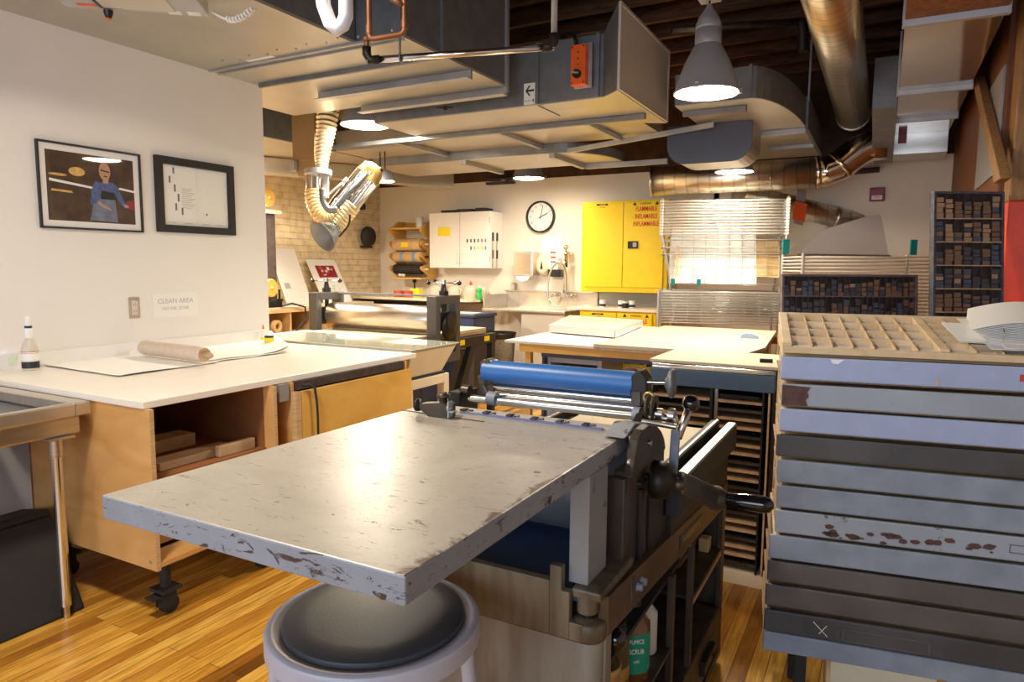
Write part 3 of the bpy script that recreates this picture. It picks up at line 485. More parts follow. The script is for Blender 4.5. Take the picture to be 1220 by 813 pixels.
hz = p0+dx*.155; link('hanger', MB().torus(hz, dx, .02, .004, 16, 6).obox(hz+Vector((-.004, -.004, .02)), (.008, 0, 0), (0, .008, 0), (0, 0, .1)), 'galvd', t)
t = thing('copper_pipe_loop', 'brown copper pipe loop dropping from above beside the white drain pipe', 'pipe', (-1.7, 2.15, 2.4))
a, b_ = on_d(440, 47, 2.6), on_d(482, 40, 2.6); at, btp = a.copy(), b_.copy(); at.z = btp.z = CZ-.3
def bend(c, d1, d2, r=.022, n=5): return [c+d1*(r*(1-i/n))*(1-i/n)+d2*(r*(i/n))*(i/n) for i in range(n+1)]
dh = (b_-a).normalized(); up = Vector((0, 0, 1)); link('pipe', MB().tube([at]+bend(a, up, dh)+bend(b_, -dh, up)+[btp], .0105, 12), 'copper', t)
for p in (a, b_): link('fitting', MB().cyl(p+up*.02, p+up*.05, .0135, seg=14), 'copper', t)
link('side_branch', MB().tube([b_+up*.10, b_+up*.115+Vector((-.04, -.03, .01))], .0105, 12), 'copper', t)
t = thing('white_drain_pipe', 'thick white plastic drain trap hanging at the top of the ceiling', 'pipe', (-1.44, 1.6, 2.2))
a, b_ = on_d(392, 14, 2.0), on_d(408, 30, 2.0); pts = [Vector((a.x-.03, a.y, CZ-.2)), Vector((a.x-.03, a.y, 2.3)), a+Vector((-.02, 0, .02)), on_d(393, 27, 2.0), on_d(402, 35, 2.0), b_, on_d(412, 20, 2.0)]; e = on_d(412, 0, 2.0); pts += [e, Vector((e.x, e.y, CZ-.2))]
link('trap', MB().tube(pts, .021, 16), 'pvc', t)
# lamps
def bell_lamp(name, c, rad, label, hang, neck=True, lens='lens'):
    t = thing(name, label, 'lamp', c, 'hanging bell lamps'); r = rad
    prof = [(r*1.02, 0), (r*1.0, .02), (r*.97, .03), (r*.90, r*.42), (r*.72, r*.92), (r*.46, r*1.42), (r*.40, r*1.5)]
    link('shade', MB().lathe(prof, c, (0, 0, 1), 36, caps=False).lathe([(r*.985, .012), (r*.88, r*.42), (r*.70, r*.9), (r*.38, r*1.45), (.0, r*1.46)], c, (0, 0, 1), 36, 1, False), ['silver', 'lampin'], t)
    if neck: link('lamp_neck', MB().lathe([(r*.40, r*1.49), (r*.41, r*1.55), (r*.41, r*1.95), (r*.38, r*1.97), (r*.38, r*2.0), (r*.41, r*2.02), (r*.38, r*2.07), (r*.40, r*2.12), (r*.30, r*2.38), (r*.12, r*2.62), (r*.06, r*2.75)], c, (0, 0, 1), 28), 'silver', t)
    ln = link('lens', MB().lathe([(r*.95, .012), (r*.7, .003), (r*.35, -.004), (0.0001, -.006)], c, (0, 0, 1), 36, caps=False), lens, t)
    link('rim_ring', MB().torus(Vector(c)+Vector((0, 0, .008)), (0, 0, 1), r*1.0, .007, 36, 8), 'silver', t)
    top = c[2]+r*(2.75 if neck else 1.45); link('cord', MB().cyl((c[0], c[1], top-.01), (c[0], c[1], hang), .006, seg=8), 'black', t); hang < 2.95 or link('hanging_rod', MB().cyl((c[0], c[1], hang+.05), (c[0], c[1], CZ-.2), .008, seg=8), 'iron', t)
    link('ceiling_box', MB().box(c[0]-.06, c[0]+.06, c[1]-.05, c[1]+.05, hang-.005, hang+.055), 'silver', t, .006)
    cl = MB()
    for k in range(3): an = .4+k*2*PI/3; cl.obox(Vector(c)+Vector((math.cos(an)*r*1.0, math.sin(an)*r*1.0, .0)), (.02, 0, 0), (0, .012, 0), (0, 0, .03))
    link('rim_clips', cl, 'angle', t)
bell_lamp('bell_lamp', (-.963, 4.18, 2.462), .182, 'nearest grey bell lamp, in front of the wide rounded duct', 2.985)
bell_lamp('bell_lamp', (-3.93, 4.69, 2.634), .205, 'grey bell lamp beside the plenum corner, its top hidden', 3.1, False)
bell_lamp('bell_lamp', (-3.69, 7.28, 2.475), .182, 'grey bell lamp hanging before the back wall above the clock', 3.1, True, 'lens_dim')
bell_lamp('bell_lamp', (-1.265, 6.72, 2.34), .172, 'grey bell lamp just right of the blue-grey duct end', 2.594, False, 'lens_dim')
bell_lamp('bell_lamp', (-5.85, 4.85, 2.27), .182, 'grey bell lamp behind the end of the left wall, before the brick', 2.553, False, 'lens_bright')
bell_lamp('bell_lamp', (-1.9, .8, 2.95), .182, 'grey bell lamp high above the camera side of the clean counter', 3.49)
t = thing('small_hanging_lamp', 'small lit lamp hanging from thin rods beside the fume arm', 'lamp', (-5.25, 6.55, 2.42))
c = on_d(456, 216, 7.0); link('housing', MB().lathe([(.122, 0), (.118, .045), (.09, .095), (.045, .115)], c, (0, 0, 1), 24), 'galvd', t); link('lens', MB().lathe([(.114, -.002), (.0001, -.012)], c, (0, 0, 1), 24, caps=False), 'lens', t); link('rods', MB().tube([c+Vector((-.03, 0, .12)), (c.x-.03, c.y, 2.603)], .006, 6).tube([c+Vector((.03, 0, .12)), (c.x+.03, c.y, 2.603)], .006, 6), 'iron', t)
# conduit seen between the joists, right
t = thing('iron_gas_pipe', 'old dark iron pipe with an elbow drop below the joists', 'pipe', (-.5, 5, 3)); a, b_ = on_d(800, 36, 5), on_d(952, 26, 5.1); d_ = on_d(956, 62, 5.1); link('pipe', MB().tube([a, b_], .028, 12), 'ironl', t); link('drop', MB().tube([b_, b_+Vector((.03, 0, -.02)), d_], .036, 12), 'iron', t)
# timber post and brace
t = thing('timber_post', 'rough timber post with its lower half painted orange-red', 'post', (.7, 4.6, 0)); link('shaft', MB().box(.59, .83, 4.66, 4.89, 1.83, CZ-.302), 'timber', t, .008); link('painted_base', MB().box(.588, .832, 4.658, 4.892, 0, 1.83), 'redpaint', t, .008)
t = thing('timber_brace', 'slanting timber brace beside the post', 'brace', (.55, 5.6, 2.4)); a, b_ = on_x(1163, 95, .50), on_x(1190, 215, .50); link('brace', MB().obox(a+Vector((-.005, -.08, 0)), (.05, 0, 0), (0, .22, 0), b_-a), 'timber', t, .005)
lab(t, 'slanting timber brace leaning between the orange boards and the post')
t = thing('dark_fabric_panel', 'dark grey upright panel between the brace and the post', 'panel', (.5, 5, 2.4)); link('panel', MB().box(.549, .559, 4.92, 6.0, 2.02, 2.62), 'carpet', t)
# ------------------------------------------------------------------ clean counter on the left
TZ = .915
t = tag(link('worktop', MB().box(WX+.004, -2.52, 1.655, 3.455, TZ-.03, TZ), ['whitetop'], bevel=.003), 'long white worktop along the left wall, with paper sheets and a wooden roller on it', 'worktop')
tag(link('backsplash', MB().box(WX+.001, WX+.022, 1.66, 3.455, TZ, TZ+.075), 'white', bevel=.002), 'low white backsplash strip between the white worktop and the wall', 'backsplash')
def caster(parent, x, y, top):
    c = link('caster', MB().cyl((x, y, .085), (x, y, top), .022, seg=14).box(x-.045, x+.045, y-.045, y+.045, .105, .118).obox((x-.028, y-.03, .03), (.006, 0, 0), (0, .06, 0), (0, 0, .078)).obox((x+.022, y-.03, .03), (.006, 0, 0), (0, .06, 0), (0, 0, .078)), 'rubber', parent)
    link('wheel', MB().cyl((x-.016, y+.01, .038), (x+.016, y+.01, .038), .038, seg=20), 'blackm', c)
    link('brake_lever', MB().box(x-.03, x+.03, y-.075, y-.03, .085, .093), 'blackm', c)
PZ = TZ-.0305
t = thing('plywood_cabinet', 'open plywood cabinet on black casters under the near end of the white worktop', 'cabinet', (-2.9, 1.95, 0))
link('side_panel', MB().box(-3.36, -2.495, 1.66, 1.679, .225, PZ), 'ply', t, .001); link('side_panel', MB().box(-3.36, -2.495, 2.285, 2.303, .225, PZ), 'ply', t, .001)
link('bottom_shelf', MB().box(-3.36, -2.495, 1.68, 2.284, .235, .255), 'ply', t); link('middle_shelf', MB().box(-3.36, -2.55, 1.68, 2.284, .565, .585), 'plydark', t); link('back_panel', MB().box(-3.375, -3.361, 1.66, 2.303, .225, PZ), 'plydark', t); link('inner_shade_sheet', MB().box(-3.36, -2.56, 2.279, 2.2845, .586, PZ), 'plydark', t)  # shelf, back and an added divider sheet coloured dark for the interior's shade
for y in (1.6595, 2.2845): link('edge_band', MB().box(-2.4955, -2.492, y, y+.019, .225, PZ), 'plyedge', t)
dt = MB()
for x, z in ((-2.53, .26), (-3.3, .26)): dt.cyl((x, 1.661, z), (x, 1.657, z), .006, seg=10)
link('screw_heads', dt, 'angle', t)
for x, y in ((-2.56, 1.74), (-2.56, 2.24), (-3.28, 1.74), (-3.28, 2.24)): caster(t, x, y, .226)
for i, (x, y, dx, dy, h, m_, l) in enumerate(((-2.72, 1.78, .10, .38, .035, 'rollwood', 'wooden bar lying at the front of the open cabinet shelf'), (-3.0, 1.85, .12, .30, .06, 'casewood', 'brown wooden block at the back of the open cabinet shelf'), (-2.62, 2.05, .035, .2, .05, 'rollwood', 'small wooden block near the divider on the open cabinet shelf'))):
    tag(link('wood_offcut', MB().box(x, x+dx, y, y+dy, .586, .586+h), m_, bevel=.003), l, 'wood')
tag(link('metal_rule', MB().box(-2.66, -2.62, 1.72, 2.2, .256, .26), 'chrome'), 'bright metal rule lying on the bottom shelf of the open cabinet', 'ruler')
t = thing('panelled_cabinet', 'plywood cabinet with a wide yellow front panel under the far end of the white worktop', 'cabinet', (-2.9, 2.9, 0))
link('side_panel', MB().box(-3.36, -2.50, 2.402, 2.42, .225, PZ), 'ply', t, .001); link('side_panel', MB().box(-3.36, -2.50, 3.31, 3.328, .225, PZ), 'ply', t, .001); link('back_panel', MB().box(-3.375, -3.361, 2.402, 3.328, .225, PZ), 'ply', t)
link('bottom_shelf', MB().box(-3.36, -2.50, 2.421, 3.309, .235, .255), 'ply', t)
link('front_panel', MB().hexa([(-2.487, 2.44, .24), (-2.468, 2.44, .24), (-2.468, 3.335, .24), (-2.487, 3.335, .24), (-2.487, 2.44, .838), (-2.468, 2.44, .838), (-2.468, 3.335, .838), (-2.487, 3.335, .838)]), 'yply', t, .002)
link('edge_band', MB().box(-2.5, -2.468, 2.402, 2.435, .225, .838), 'plyedge', t); link('runner', MB().box(-2.62, -2.5, 2.33, 2.39, .80, PZ-.002), 'angle', t)
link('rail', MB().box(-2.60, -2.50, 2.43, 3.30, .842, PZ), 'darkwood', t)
for x, y in ((-2.56, 2.5), (-2.56, 3.22), (-3.28, 2.5), (-3.28, 3.22)): caster(t, x, y, .226)
tag(link('cable', MB().tube([(-2.455, 2.43, .87), (-2.452, 2.47, .868), (-2.450, 2.51, .845), (-2.449, 2.52, .78), (-2.449, 2.525, .70), (-2.449, 2.525, .45)], .006, 8), 'rubber'), 'black cable hanging in front of the yellow plywood panel', 'cable')
# stainless sink table at far left
t = thing('sink_table', 'stainless steel sink table with a round chrome leg at the left edge', 'sink', (-3.1, 1.0, 0))
sx0, sx1, sy0, sy1, sz = WX+.1, -2.835, -.25, 1.635, .893
top = MB().box(sx0, sx1, 1.575, sy1, sz-.054, sz).box(sx0, sx1, sy0, sy0+.2, sz-.054, sz).box(sx1-.04, sx1, sy0+.2, 1.575, sz-.054, sz).box(sx0, sx0+.12, sy0+.2, 1.575, sz-.054, sz)
link('rim', top, 'sinksteel', t, .006)
bs = MB(); q0, q1, p0, p1, zb = sx0+.12, sx1-.04, sy0+.2, 1.575, .84
bs.face([(q0, p0, zb), (q1, p0, zb), (q1, p1, zb), (q0, p1, zb)]); 
for a, b_ in (((q0, p0), (q1, p0)), ((q1, p0), (q1, p1)), ((q1, p1), (q0, p1)), ((q0, p1), (q0, p0))): bs.face([(a[0], a[1], zb), (b_[0], b_[1], zb), (b_[0], b_[1], sz-.045), (a[0], a[1], sz-.045)])
link('basin', bs, 'basin', t); link('apron', MB().box(sx0+.05, sx1-.018, sy0+.04, 1.60, .765, sz-.0545), 'steel', t, .008)
def leg(x, y):
    l = link('leg', MB().cyl((x, y, .055), (x, y, .76), .0205, seg=24), 'chrome', t); link('foot', MB().lathe([(.012, .0), (.0125, .04), (.016, .056)], (x, y, 0), (0, 0, 1), 18), 'steel', l); link('socket', MB().cyl((x, y, .68), (x, y, .765), .0255, seg=24).box(x-.05, x+.05, y-.05, y+.05, .756, .765), 'steel', l)
for x, y in ((-2.88, 1.515), (-3.38, 1.50), (-2.88, -.15), (-3.38, -.15)): leg(x, y)
# black portfolio case on the floor
t = thing('portfolio_case', 'black scuffed portfolio case standing on the floor under the sink table', 'case', (-3.15, 1.2, 0))
a = MB().hexa([(-3.08, .55, .002), (-2.89, .55, .002), (-2.89, 1.60, .002), (-3.08, 1.60, .002), (-3.33, .55, .36), (-3.12, .55, .40), (-3.12, 1.60, .40), (-3.33, 1.60, .36)]); link('shell', a, 'blackm', t, .012)
link('spine_strip', MB().obox((-3.125, .56, .385), (.02, 0, -.02), (0, 1.03, 0), (.012, 0, .016)), 'black', t, .003)
# things on the clean counter
def lathe_thing(name, label, cat, c, parts, group=None):
    t = thing(name, label, cat, c, group)
    for nm, prof, m_ in parts: link(nm, MB().lathe(prof, c, (0, 0, 1), 22), m_, t)
    return t
c = on_z(37, 441, TZ); c.z = TZ
t = thing('spray_bottle', 'white spray bottle with a blue collar ring against the wall', 'bottle', c)
link('body', MB().lathe([(.036, .001), (.038, .01), (.038, .085), (.037, .11), (.028, .14), (.017, .158), (.017, .17)], c, (0, 0, 1), 24), 'jar', t)
link('barcode_label', MB().lathe([(.0386, .012), (.0386, .045)], c, (0, 0, 1), 24, caps=False), 'ink', t); link('front_label', MB().lathe([(.0385, .05), (.0385, .095)], c, (0, 0, 1), 24, caps=False), 'white', t)
link('neck', MB().lathe([(.018, .165), (.018, .21), (.013, .215), (.0125, .225)], c, (0, 0, 1), 20), 'white', t); link('collar_ring', MB().lathe([(.0165, .213), (.0165, .225)], c, (0, 0, 1), 20), 'navy', t); link('cap', MB().lathe([(.0135, .225), (.0135, .27), (.011, .275)], c, (0, 0, 1), 20), 'white', t)
rl = link('red_line', MB().lathe([(.0388, .094), (.0388, .097)], c, (0, 0, 1), 24, caps=False).lathe([(.0388, .086), (.0388, .088)], c, (0, 0, 1), 24, caps=False), 'redp', t)
c = on_z(9, 439, TZ); c.z = TZ
t = thing('wipes_tub', 'white plastic tub with a green label at the left edge', 'tub', c)
link('body', MB().lathe([(.055, .001), (.06, .01), (.064, .075), (.066, .08), (.066, .098), (.05, .102), (.03, .104)], c, (0, 0, 1), 28), 'white', t); link('label', MB().lathe([(.0615, .02), (.0635, .06)], c, (0, 0, 1), 28, caps=False), mat('pale_green_label', (.55, .72, .42), .6, col2=(.80, .84, .74), vscale=30), t); link('lid_tab', MB().cyl(c+Vector((.0, -.02, .104)), c+Vector((0, -.02, .113)), .03), 'white', t)
# wavy paper sheets
def sheets(name, label, corners, z, n, wav, group=None, fold=0., mt='paper'):
    """a small pile of wavy sheets given by 4 corners on the counter"""
    P = [Vector((p.x, p.y, 0)) for p in corners]; t = thing(name, label, 'paper', (P[0]+P[2])/2+Vector((0, 0, z)), group)
    for i in range(n):
        rnd = random.Random(i*7+len(label)); off = Vector((rnd.uniform(-.02, .02), rnd.uniform(-.02, .02), 0)); ph = rnd.uniform(0, 6); zz = z+.001+i*.0016
        def fn(u, v, off=off, ph=ph, zz=zz):
            p = P[0].lerp(P[1], u).lerp(P[3].lerp(P[2], u), v)+off
            e = max(abs(u-.5), abs(v-.5))*2
            return p+Vector((0, 0, zz+wav*e**3*(.6+.5*math.sin(9*u+ph)*math.cos(6*v+ph))+wav*.25*(1+math.sin(14*u+5*v+ph))*e+fold*max(0, u-.78)**1.4*3))
        link('sheet', MB().sheet(fn, 18, 12, .0008), mt, t)
    return t
Z = lambda x, y: on_z(x, y, TZ)
sheets('paper_pile', 'pile of wavy white printing sheets on the near half of the white worktop', [Z(56, 436), Z(145, 449), Z(262, 432), Z(165, 413)], TZ, 3, .0045)
sheets('paper_pile', 'pile of curled white sheets behind the wooden roller', [Z(250, 432), Z(345, 420), Z(322, 400), Z(200, 400)], TZ, 4, .006, fold=.08)
t = thing('muslin_roll', 'muslin-wrapped wooden rolling pin with turned handles on the paper sheets', 'roller', Z(215, 428))
a, b_ = on_z(172, 414, TZ+.055), on_z(243, 423, TZ+.055); dd = (b_-a).normalized(); L_ = (b_-a).length
link('barrel', MB().lathe([(.034, -.004), (.040, 0), (.043, .02), (.042, L_-.02), (.040, L_), (.034, L_+.004)], a, dd, 26), 'canvas', t)
link('end_disc', MB().cyl(b_+dd*.004, b_+dd*.008, .037), 'rollwood', t)
link('handle', MB().lathe([(.012, .005), (.016, .012), (.013, .024), (.018, .045), (.017, .06), (.008, .072)], b_, dd, 18), 'rollwood', t); link('handle', MB().lathe([(.012, .005), (.018, .02), (.019, .035), (.010, .052)], a, -dd, 18), 'rollwood', t)
c = on_z(311, 401, TZ); c = Vector((-3.30, 3.30, TZ)); 
c = on_z(314, 407, TZ); c.z = TZ
t = thing('glue_bottle', 'small white glue bottle with an orange pointed cap near the end of the wall', 'bottle', c); link('body', MB().lathe([(.019, .001), (.02, .006), (.019, .05), (.02, .075), (.012, .09)], c, (0, 0, 1), 18), 'white', t); link('nozzle', MB().lathe([(.010, .089), (.006, .105), (.0035, .118)], c, (0, 0, 1), 14), 'orangebox', t); link('label', MB().lathe([(.0203, .012), (.0203, .03)], c, (0, 0, 1), 18, caps=False), 'label', t)
c = on_z(321, 411, TZ); c.z = TZ
lathe_thing('glue_jar', 'yellow jar with a black lid in front of the glue bottle', 'jar', c, (('body', [(.031, .001), (.032, .006), (.032, .045), (.028, .05)], 'yellow'), ('lid', [(.030, .05), (.030, .062), (.027, .063)], 'black'), ('rim', [(.022, .063), (.022, .067)], 'white')))
# wall items
def frame(name, label, pxs, X, fw, mtf, mat_w, depth=.02):
    """a picture frame lying on the wall plane; pxs: photo corners TL, TR, BR, BL -> real y / z extents"""
    P = [on_x(x, y, X) for x, y in pxs]; y0, y1 = (P[0].y+P[3].y)/2, (P[1].y+P[2].y)/2; z1, z0 = (P[0].z+P[1].z)/2, (P[2].z+P[3].z)/2
    t = thing(name, label, 'picture', (X, (y0+y1)/2, z0)); f = MB()
    for a in ((y0, y0+fw, z0, z1), (y1-fw, y1, z0, z1), (y0+fw, y1-fw, z0, z0+fw), (y0+fw, y1-fw, z1-fw, z1)): f.box(X+.001, X+depth, *a)
    link('frame', f, mtf, t, .002); link('mount', MB().box(X+.001, X+.008, y0+fw, y1-fw, z0+fw, z1-fw), 'white', t)
    link('glass', MB().face([(X+.0135, y0+fw, z0+fw), (X+.0135, y1-fw, z0+fw), (X+.0135, y1-fw, z1-fw), (X+.0135, y0+fw, z1-fw)]), 'glass', t)
    return t, y0+fw+mat_w, y1-fw-mat_w, z0+fw+mat_w, z1-fw-mat_w
X = WX
t, y0, y1, z0, z1 = frame('framed_photograph', 'black-framed colour photo of a bald person in a blue shirt and apron', [(40.3, 165.3), (166.1, 184.3), (168.2, 277.3), (46.8, 271.5)], X, .011, 'black', .033)
W, H = y1-y0, z1-z0; ph = MB(); cap = [X+.0085]
def pg(pts, mi):
    cap[0] += .0002; ph.face([(cap[0], y0+u*W, z0+v*H) for u, v in pts], mi)
def ell(cx, cy, rx, ry, mi, n=20): pg([(cx+rx*math.cos(2*PI*i/n), cy+ry*math.sin(2*PI*i/n)) for i in range(n)], mi)
pg([(0, 0), (1, 0), (1, 1), (0, 1)], 0)
pg([(.03, .56), (.5, .50), (.5, .53), (.03, .60)], 4); pg([(.04, .42), (.28, .41), (.26, .44), (.05, .45)], 5); ell(.33, .73, .09, .065, 5); ell(.12, .66, .1, .02, 5); pg([(.80, .53), (1, .50), (1, .53), (.82, .56)], 4); pg([(.9, .25), (1, .22), (1, .38), (.9, .36)], 6)
pg([(.45, .03), (.78, .02), (.76, .32), (.72, .50), (.55, .52), (.50, .3)], 3)
pg([(.47, .26), (.56, .30), (.58, .45), (.57, .55), (.62, .64), (.74, .62), (.80, .55), (.86, .36), (.92, .29), (.87, .25), (.80, .34), (.76, .46), (.74, .40), (.58, .40), (.54, .36), (.46, .33)], 2)
pg([(.47, .33), (.54, .30), (.60, .45), (.60, .60), (.53, .62), (.48, .48)], 2); pg([(.58, .36), (.76, .36), (.75, .47), (.60, .49)], 7)
pg([(.54, .30), (.60, .24), (.71, .19), (.70, .22), (.61, .28), (.56, .33)], 1); pg([(.85, .30), (.88, .25), (.93, .27), (.90, .30)], 1)
ell(.645, .78, .068, .135, 1); pg([(.62, .60), (.68, .60), (.69, .68), (.62, .68)], 1); pg([(.595, .785), (.70, .765), (.70, .785), (.6, .805)], 7); pg([(.63, .70), (.675, .695), (.672, .712), (.633, .716)], 7)
ph2 = link('print', ph, ['photo', 'skin', 'shirt', 'apron', 'paper', 'gold', 'darkred', 'ink'], t)
t, y0, y1, z0, z1 = frame('framed_document', 'dark wide-framed pair of printed white pages on the left wall', [(182.3, 185.5), (276, 198), (277, 280), (185.5, 277)], X, .045, 'blackm', .0, .03)
W, H = y1-y0, z1-z0; d_ = MB(); d_.box(X+.0082, X+.0095, y0+.003, y0+W*.497, z0+.003, z1-.003).box(X+.0082, X+.0095, y0+W*.515, y1-.003, z0+.003, z1-.003); link('pages', d_, 'paper', t)
ln = MB()
for i, (u, v, l) in enumerate(((.16, .86, .10), (.10, .70, .11), (.17, .56, .12), (.22, .40, .13), (.18, .25, .12), (.27, .18, .12))): ln.box(X+.0096, X+.0099, y0+u*W, y0+u*W+.012, z0+v*H, z0+(v+l)*H)
ln.box(X+.0096, X+.0099, y0+.64*W, y0+.64*W+.012, z0+.2*H, z0+.235*H); link('display_lettering', ln, 'fineink', t); ln = MB()
for i in range(11): ln.box(X+.0096, X+.0098, y0+.28*W, y0+(.42+.03*(i % 3))*W, z0+(.30+.032*i)*H, z0+(.308+.032*i)*H)
for u in (.06, .3, .58, .8): ln.box(X+.0096, X+.0098, y0+u*W, y0+(u+.13)*W, z0+.04*H, z0+.048*H)
link('small_lines', ln, 'greyink', t)
P0, P1 = on_x(152.5, 354.5, X), on_x(166.5, 379, X)
t = thing('outlet', 'metal outlet plate on the wall beside the clean area notice', 'outlet', (X, P0.y, P1.z)); link('plate', MB().box(X+.001, X+.007, P0.y, P1.y, P1.z, P0.z), 'steel', t, .002); link('socket_face', MB().box(X+.0065, X+.010, P0.y+.014, P1.y-.014, P1.z+.02, P0.z-.02), 'filter', t, .003)
for z in (.35, .65):
    zz = P1.z+(P0.z-P1.z)*z
    for q in (-.007, .005): link('slot', MB().box(X+.0098, X+.0103, (P0.y+P1.y)/2+q, (P0.y+P1.y)/2+q+.002, zz-.006, zz+.006), 'ink', t)
P0, P1 = on_x(181, 350, X), on_x(236, 374, X); t = thing('clean_area_notice', 'white paper notice on the left wall reading clean area', 'sign', (X, P0.y, P1.z)); zt, zb = P0.z, P1.z-.008
link('sheet', MB().box(X+.001, X+.002, P0.y, P1.y, zb, zt), 'white', t); ym = (P0.y+P1.y)/2; zm = (zt+zb)/2
text('lettering', 'CLEAN AREA', .042, (X+.0021, ym, zm+.024), (0, 1, 0), (0, 0, 1), 'greyink', t); text('lettering', 'NO INK ZONE', .028, (X+.0021, ym, zm-.022), (0, 1, 0), (0, 0, 1), 'greyink', t)
# ------------------------------------------------------------------ light table, etching press, brick-wall bench
LZ = .93
t = thing('light_table', 'cream light table with a glass top and sloping sides behind the white worktop', 'table', (-3.2, 3.8, 0))
gx = -2.565; link('glass_top', MB().box(-4.0, gx, 3.475, 4.02, LZ-.008, LZ), mat('pale_green_glass', (.62, .70, .60), .06, coat=.6), t, .002)
bd = MB().hexa([(-3.9, 3.53, .73), (gx-.09, 3.53, .73), (gx-.09, 3.93, .73), (-3.9, 3.93, .73), (-3.99, 3.485, LZ-.009), (gx-.012, 3.485, LZ-.009), (gx-.012, 4.01, LZ-.009), (-3.99, 4.01, LZ-.009)]); link('sloping_body', bd, 'cream', t, .004)
link('frame', MB().box(-3.93, gx-.06, 3.50, 3.56, .655, .715).box(-3.93, gx-.06, 3.92, 3.98, .655, .715).box(gx-.12, gx-.06, 3.56, 3.92, .655, .715).box(-3.93, -3.87, 3.56, 3.92, .655, .715), 'cream', t, .003)
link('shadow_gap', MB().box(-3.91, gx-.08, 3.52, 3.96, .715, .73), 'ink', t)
for x in (-3.90, gx-.09):
    for y in (3.53, 3.95): link('leg', MB().box(x-.03, x+.03, y-.03, y+.03, 0, .656), 'cream', t, .003)
t = thing('etching_press', 'etching press with a big steel roller between dark side frames', 'press', (-4.0, 5.0, 0))
PY, RX0, RX1 = 5.0, -4.62, -3.42
link('roller', MB().lathe([(.06, -.06), (.06, 0), (.118, 0), (.122, .004), (.122, RX1-RX0-.004), (.118, RX1-RX0), (.06, RX1-RX0), (.06, RX1-RX0+.06)], (RX0, PY, .985), (1, 0, 0), 40), 'steel', t)
link('lower_roller', MB().cyl((RX0, PY, .765), (RX1, PY, .765), .05, seg=24), 'steel', t)
def side(x0, x1):
    f = link('side_frame', MB().box(x0, x1, PY-.19, PY-.12, .62, 1.20).box(x0, x1, PY+.12, PY+.19, .62, 1.20).box(x0, x1, PY-.12, PY+.12, 1.13, 1.20).box(x0, x1, PY-.12, PY+.12, .62, .70), mat('dark_press_frame', (.10, .10, .105), .4, .3), t, .006)
    link('bearing_block', MB().box(x0+.006, x1-.006, PY-.115, PY+.115, .90, 1.06).cyl((x1-.01, PY, .985), (x1+.03, PY, .985), .075), 'black', f, .004)
    x = (x0+x1)/2; link('pressure_screw', MB().cyl((x, PY, 1.05), (x, PY, 1.30), .02, seg=16).cyl((x, PY, 1.20), (x, PY, 1.24), .042, seg=20).cyl((x, PY, 1.24), (x, PY, 1.275), .03, .022, seg=20), 'black', f); link('screw_tip', MB().cyl((x, PY, 1.30), (x, PY, 1.335), .022, seg=16), 'chrome', f)
    h = link('t_handle', MB().tube([(x-.13, PY-.04, 1.31), (x+.13, PY+.04, 1.31)], .007, 8), 'chrome', f)
    for s_ in (-1, 1): link('handle_ball', MB().sphere((x+s_*.135, PY+s_*.04, 1.31), .021, 14), 'ebony', f)
    return f
side(-4.75, -4.65); fr = side(-3.40, -3.30)
link('gear', MB().lathe([(.03, 0), (.115, 0), (.115, .02), (.05, .025)], (-3.30, PY, .93), (1, 0, 0), 26), 'iron', t)
link('tie_bar', MB().box(-4.66, -3.39, PY+.10, PY+.13, 1.178, 1.198), 'galvd', t, .003)
bd = link('bed', MB().box(-4.62, -3.44, 4.18, 5.88, .825, .852), ['creamboard'], t, .002); link('bed_edge', MB().box(-4.62, -3.435, 4.185, 5.875, .80, .825), 'rollwood', bd)
link('bed_rail', MB().box(-3.47, -3.40, 4.25, 6.02, .70, .79), 'blackm', t, .003); link('bed_rail', MB().box(-4.66, -4.59, 4.25, 6.02, .70, .79), 'blackm', t, .003)
lb = MB()
for y in (5.32, 5.78): lb.box(-3.399, -3.397, y, y+.10, .725, .775)
lab(link('warning_tags', lb, 'label', t), 'orange-yellow warning tags on the bed rail')
for x in (-3.43, -4.62):
    link('leg', MB().hexa([(x-.03, 5.15, 0), (x+.03, 5.15, 0), (x+.03, 5.25, 0), (x-.03, 5.25, 0), (x-.03, 5.55, .71), (x+.03, 5.55, .71), (x+.03, 5.65, .71), (x-.03, 5.65, .71)]), 'blackm', t, .003); link('leg', MB().box(x-.03, x+.03, 5.93, 6.0, 0, .71), 'blackm', t, .003); link('leg', MB().box(x-.03, x+.03, 4.4, 4.47, 0, .71), 'blackm', t, .003)
link('lower_cabinet', MB().box(-4.5, -3.52, 4.9, 5.7, .02, .66), 'navy', t, .006)
tag(link('blanket_board', MB().box(-4.6, -3.5, 4.2, 4.62, .853, .868), 'whitetop', bevel=.002), 'pale board lying on the near end of the etching press bed', 'board')
# bench along the brick wall
t = thing('cubby_bench', 'wooden bench with open cubbyholes along the painted brick wall', 'bench', (-6.3, 6, 0)); bz, bx = .98, -5.98
link('bench_top', MB().box(-6.61, bx, 4.9, 7.25, bz-.03, bz), 'creamboard', t, .003); link('shelf', MB().box(-6.61, bx-.02, 4.92, 7.23, .66, .68), 'pine', t); link('back_panel', MB().box(-6.61, -6.59, 4.92, 7.23, .05, bz-.03), 'pine', t)
for y in (4.92, 5.35, 5.78, 6.21, 6.62, 7.21): link('divider', MB().box(-6.59, bx-.02, y, y+.022, .05, bz-.03), 'pine', t, .001)
link('front_rail', MB().box(bx-.02, bx, 4.9, 7.25, bz-.065, bz-.03), 'plyedge', t)
t = tag(link('tape_roll', MB().lathe([(.075, 0), (.075, .05), (.035, .05), (.035, 0), (.075, 0)], (-6.08, 5.62, .755), (1, .1, 0), 24, caps=False), 'kraft'), 'brown tape roll standing in a cubbyhole of the brick-wall bench', 'roll')
